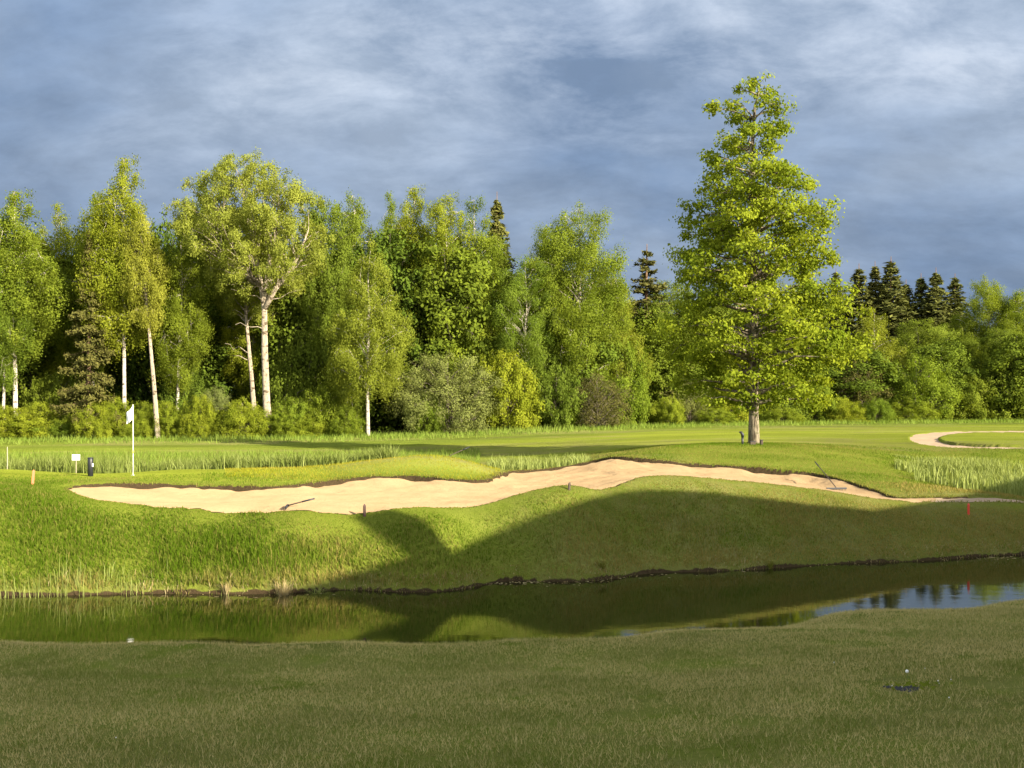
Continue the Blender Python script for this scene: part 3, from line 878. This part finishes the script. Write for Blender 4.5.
# --- the big forked aspen and its neighbour
AH = 19.2
ast = [(np.array([(.12, 0, 0), (-.12, 0, 2.4), (-.28, 0, 6), (-.3, 0, 9), (-.8, .2, 11.5), (-1.5, .3, 14), (-1.9, .2, 15.8), (-2.1, .2, 17.2)]), .31, .03),
       (np.array([(-.3, 0, 8.9), (.6, -.2, 10.2), (2.0, -.3, 11.6), (2.7, -.2, 12.8), (3.3, 0, 14.2)]), .22, .03),
       (np.array([(-.3, 0, 9.2), (-.1, .3, 11.8), (.5, .5, 14.0), (.8, .5, 16.4)]), .20, .03),
       (np.array([(-.55, .1, 10.4), (-2.2, 0, 11.4), (-3.4, -.2, 13.4), (-3.9, -.1, 15.5)]), .15, .03)]
aspen_parts = crown_tree('aspen', 23, AH, 5.6, .52, DOME, .36, 170, .48, 560, .066, .05, .9, 0, stems=ast, bough=.02, wild=.32, dead=4, inner=.1)
plant('aspen_tree', None, 268, 71.5, 157, 82, 'big pale aspen with a forked bare trunk and a wide domed crown', rot=0.0, parts=aspen_parts)
lst = lambda dx, h, r: [(np.array([(0, 0, 0), (dx * .25, 0, h * .25), (dx * .55, 0, h * .5), (dx * .8, .1, h * .75), (dx, .1, h * .98)]), r, .02)]
plant('aspen_tree', None, 256, 74, 205, 46, 'thinner aspen with a bare leaning trunk just left of the big forked aspen', rot=0.0,
      parts=crown_tree('aspen', 24, 15, 3.0, .55, DOME, .2, 50, .58, 900, .066, .05, .9, 0, stems=lst(-1.6, 15, .22), dead=3))
plant('aspen_tree', None, 158, 70.4, 215, 34, 'aspen with a thick tan trunk leaning to the left beside the tall birch', rot=0.0,
      parts=crown_tree('aspen', 25, 15, 2.4, .52, BIRCH, .22, 46, .6, 900, .066, .05, .9, .2, stems=lst(-2.2, 15, .30)))

# --- the front of the wood, one line per tree: (name, kind, variant, column, distance, top, half width, label)
B, S, A = 'birch_tree', 'spruce_tree', 'alder_tree'
for nm, k, v, px, d, yt, hw, lab in [
    (B, 'birch', 2, 15, 72, 196, 48, 'leftmost white-stemmed birch with a second thin stem close by its left'),
    (B, 'birch', 0, 3, 71.4, 222, 30, 'thin white birch stem at the very left edge of the wood'),
    (B, 'birch', 1, 60, 79, 212, 38, 'birch filling the dip between the leftmost birch and the brown spruce'),
    (S, 'rusty', 0, 89, 70.8, 238, 31, 'brownish green spruce with ragged drooping boughs between white birches'),
    (B, 'birch', 2, 124, 71.8, 163, 40, 'tallest birch on the left with a straight white trunk behind the flag'),
    (B, 'birch', 0, 92, 77, 200, 36, 'birch rising directly behind the brown spruce'),
    (B, 'birch', 0, 177, 72.5, 228, 32, 'slim birch with a thin white stem left of the big forked aspen'),
    (B, 'birch', 1, 205, 80, 190, 42, 'birch standing behind the left edge of the big aspen crown'),
    (A, 'alder', 0, 322, 78, 203, 36, 'deep green alder just right of the big forked aspen'),
    (B, 'birch', 3, 352, 86, 201, 32, 'birch top showing behind the gap right of the big aspen'),
    (B, 'conebirch', 0, 368, 71.5, 248, 42, 'cone-shaped golden birch with twin white stems in front of the taller birches'),
    (B, 'birch', 1, 392, 90, 200, 32, 'birch behind and above the golden cone-shaped birch'),
    (B, 'birch', 2, 414, 84, 192, 34, 'tall narrow birch, highest in the middle of the wood'),
    (B, 'birch', 3, 446, 82, 199, 38, 'birch with hanging tresses right of the highest middle birch'),
    (B, 'birch', 0, 474, 84, 204, 34, 'weeping birch just left of the dark pointed spruce'),
    (S, 'spruce', 0, 497, 86, 205, 42, 'single dark pointed spruce rising out of the birches in mid-wood'),
    (B, 'broadbirch', 1, 526, 80, 262, 40, 'lower grey-green birch in front of the dark pointed spruce'),
    (B, 'birch', 2, 548, 92, 232, 30, 'birch top between the pointed spruce and the broad birch'),
    (B, 'broadbirch', 0, 579, 82, 212, 54, 'broad full birch with a visible white stem right of the pointed spruce'),
    (B, 'conebirch', 1, 612, 84, 284, 36, 'low bright birch at the right foot of the broad birch'),
    (S, 'rusty', 1, 647, 90, 253, 54, 'brown-tinged conifer left of the lone oak'),
    (A, 'alder', 1, 672, 90, 284, 38, 'round alder half hidden by the left side of the oak'),
    (A, 'alder', 2, 716, 94, 286, 40, 'alder directly behind the oak crown, left of its trunk'),
    (B, 'broadbirch', 1, 768, 96, 282, 42, 'birch directly behind the oak crown, right of its trunk'),
    (A, 'alder', 0, 806, 98, 290, 38, 'alder seen through the right half of the oak crown'),
    (S, 'spruce', 1, 836, 122, 276, 34, 'dark spruce touching the right edge of the oak crown'),
    (S, 'spruce', 2, 859, 116, 272, 46, 'brown-topped spruce, first of the row right of the oak'),
    (S, 'spruce', 0, 875, 117, 270, 38, 'second spruce of the row right of the oak'),
    (S, 'spruce', 1, 891, 115, 265, 48, 'tallest spruce of the row right of the oak'),
    (S, 'spruce', 2, 921, 117, 281, 40, 'small spruce just right of the gap in the spruce row'),
    (S, 'spruce', 0, 936, 116, 276, 42, 'spruce in the middle of the right-hand cluster of the row'),
    (S, 'spruce', 1, 955, 117, 281, 42, 'last spruce of the row before the big round birch'),
    (S, 'spruce', 2, 906, 118, 287, 38, 'short spruce sunk in the gap of the spruce row'),
    (B, 'conebirch', 0, 874, 101, 312, 34, 'light green cone-shaped birch in front of the spruce row'),
    (A, 'alder', 1, 918, 104, 322, 36, 'rounded pale alder below the gap in the spruce row'),
    (A, 'alder', 2, 947, 106, 326, 30, 'alder below the right-hand cluster of spruces'),
    (B, 'broadbirch', 0, 988, 108, 282, 36, 'big round birch standing right of the spruce row'),
    (B, 'birch', 3, 1016, 106, 294, 28, 'birch at the right edge of the picture beside the big round birch'),
    (A, 'alder', 0, 1000, 101, 330, 30, 'lower alder in front of the big round birch'),
]:
    plant(nm, (k, v), px, d, yt, hw, lab, rot=(0.0 if k == 'birch' and px < 200 else None))

for nm, k, v, px, d, yt, hw, lab in [
    ('bush', 'bush', 0, 20, 70.5, 408, 34, 'leafy bush at the foot of the leftmost birches'),
    ('bush', 'darkbush', 0, 62, 74, 372, 36, 'dark bush in the shade left of the brown spruce'),
    ('bush', 'bush', 1, 112, 72, 396, 26, 'bright bush at the foot of the tallest left birch'),
    ('bush', 'bush', 0, 142, 72, 402, 20, 'bright bush at the foot of the leaning aspen'),
    ('bush', 'darkbush', 1, 184, 74.5, 362, 30, 'tall dark bush behind the slim thin-stemmed birch'),
    ('bush', 'greybush', 0, 214, 73, 388, 26, 'dull green bush left of the thin leaning aspen'),
    ('bush', 'bush', 1, 192, 71, 404, 20, 'low bright bush at the foot of the slim birch'),
    ('bush', 'bush', 0, 296, 72, 398, 24, 'bright bush right of the big aspen trunk'),
    ('bush', 'darkbush', 0, 302, 76, 335, 40, 'tall dark bush behind the big aspen trunk'),
    ('bush', 'bush', 1, 326, 72.5, 384, 26, 'leafy bush between the big aspen and the golden birch'),
    ('bush', 'bush', 0, 346, 71.5, 406, 18, 'small bright bush left of the twin white stems'),
    ('bush', 'darkbush', 1, 338, 78, 312, 34, 'tall dark thicket bush left of the golden birch'),
    ('bush', 'greybush', 1, 448, 74.5, 354, 58, 'wide grey-green willow bush in the middle of the wood edge'),
    ('bush', 'bush', 1, 428, 73, 394, 18, 'small bright bush in front of the wide willow bush'),
    ('bush', 'bush', 0, 508, 77, 352, 34, 'bright rounded bush right of the wide willow bush'),
    ('bush', 'bush', 1, 470, 80, 318, 42, 'bright bush looking over the top of the wide willow bush'),
    ('bush', 'darkbush', 0, 556, 78.5, 366, 30, 'dark rounded bush right of the bright rounded bush'),
    ('bush', 'twigbush', 0, 597, 78.5, 373, 32, 'brownish twiggy bush at the foot of the broad birch'),
    ('bush', 'bush', 0, 622, 82, 344, 32, 'bright bush right of the brownish twiggy bush'),
    ('bush', 'darkbush', 1, 652, 88, 352, 36, 'dark bush left of the oak at the wood edge'),
    ('bush', 'greybush', 0, 690, 87, 378, 30, 'dull bush showing under the left side of the oak'),
    ('bush', 'bush', 1, 732, 89, 376, 34, 'bush behind the oak trunk, on its left'),
    ('bush', 'darkbush', 0, 776, 90, 370, 36, 'dark bush behind the oak trunk, on its right'),
    ('bush', 'bush', 0, 815, 91, 384, 28, 'bush under the right side of the oak'),
    ('bush', 'twigbush', 1, 862, 94, 362, 28, 'bare twiggy bush right of the oak with pale stems'),
    ('bush', 'bush', 1, 876, 91, 398, 17, 'small bright bush in front of the bare twiggy bush'),
    ('bush', 'bush', 0, 842, 90, 398, 20, 'small bush just right of the oak at the meadow edge'),
    ('bush', 'bush', 1, 916, 94, 357, 38, 'large ball-shaped bush right of the small bright bush'),
    ('bush', 'darkbush', 0, 962, 97, 376, 34, 'dark green bush right of the ball-shaped bush'),
    ('bush', 'darkbush', 1, 1000, 98, 362, 38, 'dark green bush at the right edge of the wood'),
    ('bush', 'bush', 0, 985, 102, 346, 30, 'lighter bush above the dark bushes on the right'),
]:
    plant(nm, (k, v), px, d, yt, hw, lab, 'bush')

# --- low growth along the foot of the wood
rng = np.random.default_rng(9)
for i in range(30):
    px = -20 + i * 15.5 + rng.uniform(-6, 6) if i < 24 else 600 + (i - 24) * 62 + rng.uniform(-14, 14)
    plant('sapling', ('bush', i % 2), px, float(wood_edge(px)) + rng.uniform(-1.8, .2), rng.uniform(396, 418), rng.uniform(16, 26),
          'low leafy sapling in the uneven row along the foot of the wood', 'sapling', 'low saplings along the foot of the wood')

# --- deeper rows, and the wood going on to either side
rng = np.random.default_rng(5)
BACK = 'trees standing deeper in the wood'
for row, (dd, n) in enumerate([(80, 22), (90, 22), (104, 20), (122, 16)]):
    for i in range(n):
        px = -40 + (i + rng.uniform(.15, .85)) * 1120 / n
        d = dd + rng.uniform(-2, 2) + 16 * float(sstep(420, 900, px))
        sky = np.interp(px, [-300, 0, 60, 200, 340, 400, 520, 620, 700, 840, 960, 1100], [225, 222, 225, 205, 225, 215, 245, 275, 300, 322, 325, 320])
        yt = sky + rng.uniform(6, 60)
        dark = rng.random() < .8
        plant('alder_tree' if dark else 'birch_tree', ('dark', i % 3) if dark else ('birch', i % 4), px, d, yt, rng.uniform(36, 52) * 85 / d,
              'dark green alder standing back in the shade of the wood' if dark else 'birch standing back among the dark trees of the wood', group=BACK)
for i in range(26):
    px = (-420 + i * 30 if i < 13 else 1060 + (i - 13) * 30) + rng.uniform(-10, 10)
    d = 73 + rng.uniform(0, 14) if i < 13 else 102 + rng.uniform(0, 14)
    yt = rng.uniform(195, 240) if i < 13 else rng.uniform(285, 320)
    k = ('birch', i % 4) if i % 3 else ('alder', i % 3)
    if -45 < px < -12: continue
    plant('birch_tree' if i % 3 else 'alder_tree', k, px, d, yt, 40, 'tree of the wood beyond the edge of the picture', group='trees beyond the edge of the picture')

# ------------------------------------------------------------------ small things
M_WHITE = plain('white paint', (.78, .78, .76), .4, .06)
M_CLOTH = plain('flag cloth', (.82, .83, .86), .8, .05)
M_YEL = plain('yellow band', (.72, .60, .10), .5, .1)
M_BLACK = plain('black plastic', (.018, .020, .024), .45, .3)
M_DARKW = plain('dark weathered wood', (.055, .038, .026), .8, .3, 20)
M_RED = plain('red paint', (.62, .055, .030), .5, .12)
M_ORANGE = plain('faded orange paint', (.55, .16, .07), .6, .12)
M_BROWN = plain('dark red stain', (.05, .02, .016), .7, .2)
M_STEEL = plain('steel shaft', (.26, .24, .21), .4, .1, metal=.6)
M_PALEW = plain('pale weathered wood', (.34, .30, .19), .8, .2, 20)
M_SOIL = plain('dark crumbly soil', (.020, .021, .023), .9, .5, 40)
M_SEED = plain('seed head fluff', (.80, .80, .76), .9, .05)
M_STALK = plain('green stalk', (.12, .17, .05), .7, .1)


# flagstick on the green
p = at(133, 33.0)
fl = empty('flagstick', p)
tag(fl, 'white flagstick with a drooping white flag on the putting green', 'golf flag')
MB().tube([(0, 0, -.05), (.005, 0, 1.0), (0, 0, 2.13)], [.013, .012, .010], 8).build('pole', M_WHITE, fl, True)
MB().tube([(0, 0, .66), (0, 0, .68), (0, 0, .74), (0, 0, .76)], [.015, .028, .028, .015], 10).build('band', M_YEL, fl, True)
MB().tube([(0, 0, 0), (0, 0, .012)], [.056, .054], 14).build('cup', M_WHITE, fl)
nu, nv = 14, 12
vs = []
for i in range(nu):
    for j in range(nv):
        s, t = i / (nu - 1), j / (nv - 1)                 # s out from the pole, t down
        hang = .26 * s ** .7
        w = .22 * s
        vs.append((-w * (.95 - .10 * t) - .01, .05 * math.sin(s * 7 + t * 2) * s, 2.11 - .40 * t * (1 - .10 * s) - hang * (1 - .15 * t) + .01 * math.sin(9 * s)))
ii2, jj2 = np.meshgrid(np.arange(nu - 1), np.arange(nv - 1), indexing='ij')
fo = new_mesh('flag', vs, np.stack([ii2 * nv + jj2, (ii2 + 1) * nv + jj2, (ii2 + 1) * nv + jj2 + 1, ii2 * nv + jj2 + 1], -1).reshape(-1, 4), M_CLOTH, fl, smooth=True)
so = fo.modifiers.new('cloth', 'SOLIDIFY'); so.thickness = .004

# black marker post beside the green
p = at(90.5, 32.6)
e = empty('marker_post', p)
tag(e, 'short black cylindrical post at the edge of the putting green', 'post')
MB().tube([(0, 0, -.1), (0, 0, .50), (0, 0, .52)], [.078, .078, .070], 16).build('post', M_BLACK, e, True)
MB().tube([(0, 0, .52), (0, 0, .545), (0, 0, .555)], [.084, .084, .05], 16).build('cap', M_BLACK, e)
MB().box((.075, -.02, .33), (.03, .06, .10)).build('clip', M_WHITE, e, bevel=.006)

# small white notice on a stick among the reeds
p = at(76, 37.3)
e = empty('notice_board', p, .12)
tag(e, 'small white notice plate on a thin stake in front of the reeds', 'sign')
zt = CZ + (HY - 453.5) / F * 37.3 - p[2]
MB().box((0, 0, zt - .13), (.26, .012, .20)).build('plate', M_WHITE, e, bevel=.004)
MB().tube([(0, .02, -.1), (0, .02, zt - .06)], .014, 6).build('stake', M_PALEW, e)

# bleached stake in the reeds far left
p = at(7, 37.0)
e = tag(MB().tube([(0, 0, -.15), (.015, 0, .5), (.01, 0, 1.0), (.012, 0, 1.04)], [.018, .017, .015, .006], 7).build('wooden_stake', M_PALEW, smooth=True),
        'bleached thin stake among the reeds at the far left', 'stake')
e.location = p


def hazard_stake(px, d, h, w, mat, label, lean=0.0):
    p = at(px, d)
    s = empty('hazard_stake', p, .3); s.rotation_euler[1] = lean
    tag(s, label, 'stake', 'hazard stakes along the bank')
    MB().box((0, 0, h / 2 - .06), (w, w, h + .12)).build('shaft', mat, s, bevel=.005)
    MB().box((0, 0, h + .02), (w, w, .04), 0, .25).build('tip', mat, s)
    return s


hazard_stake(32.5, 28.6, .36, .06, M_ORANGE, 'faded orange stake in the long grass left of the bunker', .08)
hazard_stake(364.5, 23.85, .22, .055, M_BROWN, 'dark red stub of a stake on the bunker edge above the notch of shadow', 0)
hazard_stake(569, 25.45, .14, .05, M_DARKW, 'tiny dark stake on the bunker edge where the bank begins to rise', .1)
hazard_stake(968.5, 28.7, .26, .045, M_RED, 'bright red stake beside the gravel path on the right', 0)


def rake(loc, rotz, tilt, length, label, headw=.62):
    """bunker rake: its head lies on the sand, its shaft points along +Y of the rake, raised by tilt"""
    r = empty('bunker_rake', loc, rotz)
    tag(r, label, 'rake', 'rakes left in the bunker')
    hd = MB().box((0, 0, .045), (headw, .05, .05)); hd.build('head', M_BLACK, r, bevel=.008)
    tt = MB()
    for i in range(13):
        x = -headw / 2 + .03 + i * (headw - .06) / 12
        tt.tube([(x, 0, .03), (x, -.01, -.03)], [.009, .005], 5)
    tt.build('tines', M_BLACK, r)
    c, s = math.cos(tilt), math.sin(tilt)
    MB().tube([(0, .02, .06), (0, .3 * c, .06 + .3 * s), (0, length * c, .06 + length * s)], [.015, .014, .013], 8).build('shaft', M_DARKW, r, True)
    MB().tube([(0, (length - .28) * c, .06 + (length - .28) * s), (0, length * c, .06 + length * s)], .018, 8).build('grip', M_BLACK, r, True)
    return r


x, y, z = at(836.5, 31.9)
zsand = float(ground([x], [y])[1][0])
rake((x, y, zsand), math.radians(9), math.radians(25), 1.6, 'dark rake standing on its head on the sand near the right end of the bunker')
x, y, z = at(287, 24.3)
zsand = float(ground([x], [y])[1][0])
MBr = rake((x, y, zsand - .01), math.radians(-84), math.radians(14), .62, 'rake lying at the front edge of the sand with only its handle showing', .5)
x, y, z = at(447, 36.4)
rake((x, y, z + .02), math.radians(-60), math.radians(20), .9, 'rake lying on the back of the small mound, its bent shaft against the reeds', .5)

# by the oak: ball washer and two little boxes at its foot
p = at(742.5, 41.6)
e = empty('ball_washer', p)
tag(e, 'dark ball washer with a curved top on a short post left of the oak trunk', 'ball washer')
MB().tube([(0, 0, -.1), (0, 0, .30)], .045, 8).build('post', M_BLACK, e, True)
MB().tube([(.01, 0, .26), (0, 0, .38), (-.05, 0, .45), (-.12, 0, .46)], [.055, .062, .05, .028], 8).build('housing', M_BLACK, e, True)
for px, w, h, lab in ((752.5, .20, .11, 'flat dark box in the grass at the foot of the oak trunk'), (761.5, .08, .17, 'narrow dark box just right of the foot of the oak trunk')):
    p = at(px, 41.5)
    b = empty('utility_box', p, .1); tag(b, lab, 'box')
    MB().box((0, 0, h / 2 - .05), (w, .14, h + .1)).build('body', M_DARKW, b, bevel=.01)
    MB().box((0, 0, h + .012), (w + .02, .16, .02)).build('lid', M_BLACK, b, bevel=.005)
ox, oy, oz_ = oz
nb = MB().box((0, 0, 0), (.24, .20, .34)); nb.box((0, 0, .18), (.30, .26, .03))
e = empty('nest_box', (ox - .34, oy - .12, oz_ + 1.45)); tag(e, 'small dark nest box fixed to the left side of the oak trunk', 'nest box')
MB().box((0, 0, 0), (.17, .18, .26)).build('body', M_DARKW, e, bevel=.006)
MB().box((0, -.01, .145), (.21, .23, .02)).build('roof', M_BLACK, e, bevel=.004)

# crumbled earth and a few seed heads on the near lawn
rng = np.random.default_rng(77)
x, y, _ = hit(903, 690, 8, 20)
mb = MB()
for i in range(46):
    a, r = rng.uniform(0, 6.28), abs(rng.normal(0, .5))
    cx, cy = r * .20 * math.cos(a) + .02, r * .22 * math.sin(a)
    s = rng.uniform(.018, .040)
    ph = rng.uniform(0, 6.28, 6)
    ring = np.array([(cx + s * rng.uniform(.7, 1.2) * math.cos(k * PI / 3), cy + s * rng.uniform(.7, 1.2) * math.sin(k * PI / 3), gz(x + cx, y + cy) - gz(x, y) + s * .2) for k in range(6)])
    mb.add(np.vstack([ring, [[cx, cy, gz(x + cx, y + cy) - gz(x, y) + s * 1.0]]]), None, [[k, (k + 1) % 6, 6] for k in range(6)])
o = tag(mb.build('earth_mound', M_SOIL, smooth=True), 'small patch of dark crumbled earth in the near lawn', 'molehill')
o.location = (x, y, gz(x, y))
lw = rng.uniform(0, 1, (60, 2)); X = x + .12 + rng.normal(0, .16, 60); Y = y + .12 + rng.normal(0, .12, 60)
Z = ground(X, Y)[0]
lm = leaf_mesh('weed_patch', np.stack([X, Y, Z + rng.uniform(.01, .05, 60)], -1), np.array([0, -.4, 1.0]) + rng.normal(0, .4, (60, 3)), .03, .012, rng.random(60) * .5, LEAF['alder'], rng)
COL.objects.link(lm); tag(lm, 'low dark weeds growing behind the patch of crumbled earth', 'weeds', kind='stuff')


# bits of leaf and stalk floating under the far bank
n = 260
fpx = np.concatenate([rng.normal(555, 45, 130), rng.uniform(120, 1000, 80), rng.normal(1005, 18, 50)])
fd = shore_far(fpx) - .10 - np.abs(rng.normal(0, .30, n))
fp = np.stack([(fpx - 512) / F * fd, fd, np.full(n, .004)], -1)
fl_ = leaf_mesh('floating_leaves', fp, np.array([0, 0, 1.0]) + rng.normal(0, .04, (n, 3)), .045, .016, rng.random(n), M_STRAW, rng)
COL.objects.link(fl_); tag(fl_, 'bits of dead leaf and stalk floating under the far bank', kind='stuff')


def seed_head(px, py, hgt, r, label, group=None):
    x, y, _ = hit(px, py, 7, 20)
    e = empty('dandelion', (x, y, gz(x, y))); tag(e, label, 'flower', group)
    MB().tube([(0, 0, -.01), (.004, 0, hgt * .6), (0, 0, hgt)], .003, 5).build('stalk', M_STALK, e)
    a = np.linspace(-PI / 2, PI / 2, 7)
    MB().tube([(0, 0, hgt + r * math.sin(t)) for t in a], [max(.001, r * math.cos(t)) for t in a], 9, False).build('seed_head', M_SEED, e, True)


seed_head(907, 678, .07, .018, 'tallest white seed head, just behind the patch of crumbled earth')
WS = 'small white flowers dotted over the near lawn'
for px, py, r in [(938, 684, .012), (939, 687, .010), (892, 689, .010), (902, 690, .009), (949, 701, .010), (834, 665, .010), (951, 683, .008), (925, 671, .008), (116, 742, .009)]:
    seed_head(px, py, .03, r * .6, 'tiny white flower head low in the near lawn', WS)

# ------------------------------------------------------------------ clubhouse behind the viewer: its roof line throws the shadow over the bank
M_WALL = plain('rendered wall', (.46, .42, .35), .85, .08, 3)
M_ROOF = plain('dark roof tiles', (.10, .075, .06), .8, .2, 6)
M_BRICK = plain('chimney brick', (.26, .12, .08), .85, .25, 10)
M_FRAME = plain('window frame', (.7, .7, .68), .5, .05)
M_GLASS = plain('window glass', (.03, .04, .05), .08, .2)
ETv = np.array([math.cos(SUN_AZ), math.sin(SUN_AZ)])
A0 = 8.0
ch = empty('clubhouse', (SH[0] * A0, SH[1] * A0, 0), SUN_AZ)      # local X runs along the front, local -Y goes back
tag(ch, 'clubhouse behind the viewer whose gables and chimney shade the lawn and bank', 'building')


def slab(mb, prof, y0, y1):
    """profile in the front plane (closed outline), carried back from y0 to y1"""
    P = np.array(prof); n = len(P)
    V = np.vstack([np.column_stack([P[:, 0], np.full(n, y0), P[:, 1]]), np.column_stack([P[:, 0], np.full(n, y1), P[:, 1]])])
    k = np.arange(n)
    mb.add(V, np.stack([k, (k + 1) % n, (k + 1) % n + n, k + n], -1), [[0, i, i + 1] for i in range(1, n - 1)] + [[n, n + i + 1, n + i] for i in range(1, n - 1)])


mb = MB(); slab(mb, [(-9, 1.0), (45, 1.0), (45, 7.9), (26.8, 7.9), (26.8, 7.95), (16.3, 8.9), (-9, 8.6)], -.3, -9); mb.build('wall', M_WALL, ch)
mb = MB(); slab(mb, [(-9.4, 9.5), (7.0, 9.5), (13.0, 9.08), (14.3, 9.46), (15.4, 9.62), (16.25, 9.52), (16.25, 8.6), (-9.4, 8.6)][::-1], 0, -9.4); gb = mb.build('roof', M_ROOF, ch)
mb = MB(); slab(mb, [(16.25, 7.7), (26.8, 7.7), (26.8, 8.3), (25.64, 8.73), (24.5, 9.30), (23.2, 9.83), (22.0, 10.22), (21.4, 10.30), (20.2, 10.21), (18.6, 10.0), (17.5, 9.8), (16.25, 9.52)], .02, -9.2); mb.build('roof', M_ROOF, ch)
mb = MB(); slab(mb, [(26.8, 7.6), (45.4, 7.6), (45.4, 8.2), (40, 8.3), (37.6, 8.42), (34, 8.34), (30.6, 8.13), (29.1, 8.20), (26.8, 8.3)], .01, -9.3); mb.build('roof', M_ROOF, ch)
MB().box((15.78, -.60, 9.6), (.86, .9, 2.9)).build('chimney', M_BRICK, gb)
for i in range(11):
    for zz in (3.2, 6.0):
        wx_ = -6.5 + i * 4.7
        f = MB().box((wx_, -.27, zz + .3), (1.5, .14, 1.7)).build('window', M_FRAME, ch)
        MB().box((wx_, -.19, zz + .3), (1.28, .04, 1.48)).build('pane', M_GLASS, f)

# ------------------------------------------------------------------ sky, sun, camera
w = bpy.data.worlds.new('World'); scene.world = w; w.use_nodes = True
nt = w.node_tree; nt.nodes.clear()
SKY = 0.06
sky = N(nt, 'ShaderNodeTexSky', sky_type='NISHITA', sun_disc=False, sun_elevation=SUN_EL, sun_rotation=PI - SUN_AZ, air_density=1.0, dust_density=1.5, ozone_density=1.0)
tc = N(nt, 'ShaderNodeTexCoord').outputs['Generated']
sx = N(nt, 'ShaderNodeSeparateXYZ', {0: tc})
den = math_(nt, 'ADD', math_(nt, 'MAXIMUM', sx.outputs[2], 0.0), .42)
cp = N(nt, 'ShaderNodeCombineXYZ', {0: math_(nt, 'DIVIDE', sx.outputs[0], den), 1: math_(nt, 'DIVIDE', sx.outputs[1], den), 2: 0.0}).outputs[0]
mp1 = N(nt, 'ShaderNodeMapping', {'Vector': cp, 'Rotation': (0, 0, .18), 'Scale': (1.0, 1.25, 1), 'Location': (9.4, 2.2, 0)}).outputs[0]
mp2 = N(nt, 'ShaderNodeMapping', {'Vector': cp, 'Rotation': (0, 0, .30), 'Scale': (1.0, 1.5, 1), 'Location': (4.4, 8.1, 0)}).outputs[0]
n1 = noise(nt, mp1, 2.0, 7, .54, .25); n2 = noise(nt, mp2, 5.5, 9, .64, .2); n3 = noise(nt, mp1, 1.5, 4, .5, .2)
elev = maprange(nt, sx.outputs[2], .05, .36, .90, 1.12)
body = mixc(nt, maprange(nt, n1, .36, .66), (1.14, 1.64, 2.50), (2.10, 2.62, 3.42))
lump = maprange(nt, n2, .36, .64, .87, 1.13)
lightm = math_(nt, 'MULTIPLY', maprange(nt, n2, .40, .74), maprange(nt, math_(nt, 'ADD', n3, math_(nt, 'MULTIPLY', sx.outputs[2], .22)), .52, .70), True)
body = mixc(nt, lightm, body, (3.15, 3.5, 4.05))
gain = math_(nt, 'MULTIPLY', elev, lump)
body = mixc(nt, 1.0, body, N(nt, 'ShaderNodeCombineXYZ', {0: gain, 1: gain, 2: gain}).outputs[0], 'MULTIPLY')
front = maprange(nt, math_(nt, 'ADD', sx.outputs[1], math_(nt, 'MULTIPLY', math_(nt, 'SUBTRACT', n1, .5), .6)), -.05, .50)
sk = mixc(nt, front, mixc(nt, .5, sky.outputs[0], (12.2, 12.3, 12.6)), body)
bg = N(nt, 'ShaderNodeBackground', {'Color': sk, 'Strength': SKY})
wo = N(nt, 'ShaderNodeOutputWorld'); nt.links.new(bg.outputs[0], wo.inputs['Surface'])

sl = bpy.data.lights.new('sun', 'SUN'); sl.energy = 5.0; sl.angle = math.radians(.53); sl.color = (1.0, .89, .68)
so_ = bpy.data.objects.new('sun', sl); COL.objects.link(so_)
sd = Vector((SH[0] * math.cos(SUN_EL), SH[1] * math.cos(SUN_EL), math.sin(SUN_EL)))
so_.rotation_euler = sd.to_track_quat('Z', 'Y').to_euler(); so_.location = (20, -30, 40)

cam = bpy.data.cameras.new('camera'); cam.sensor_width = 36; cam.sensor_fit = 'HORIZONTAL'; cam.lens = F / 1024 * 36
cam.shift_y = (HY - 384) / 1024; cam.clip_end = 3000; cam.clip_start = .1
co_ = bpy.data.objects.new('camera', cam); COL.objects.link(co_)
co_.location = (0, 0, CZ); co_.rotation_euler = (PI / 2, 0, 0)
scene.camera = co_

scene.view_settings.view_transform = 'Standard'; scene.view_settings.look = 'None'
scene.view_settings.exposure = 1.65; scene.view_settings.gamma = 1.0
scene.cycles.max_bounces = 6; scene.cycles.diffuse_bounces = 3; scene.cycles.glossy_bounces = 2; scene.cycles.transmission_bounces = 3
scene.cycles.caustics_reflective = False; scene.cycles.caustics_refractive = False
scene.cycles.use_denoising = True
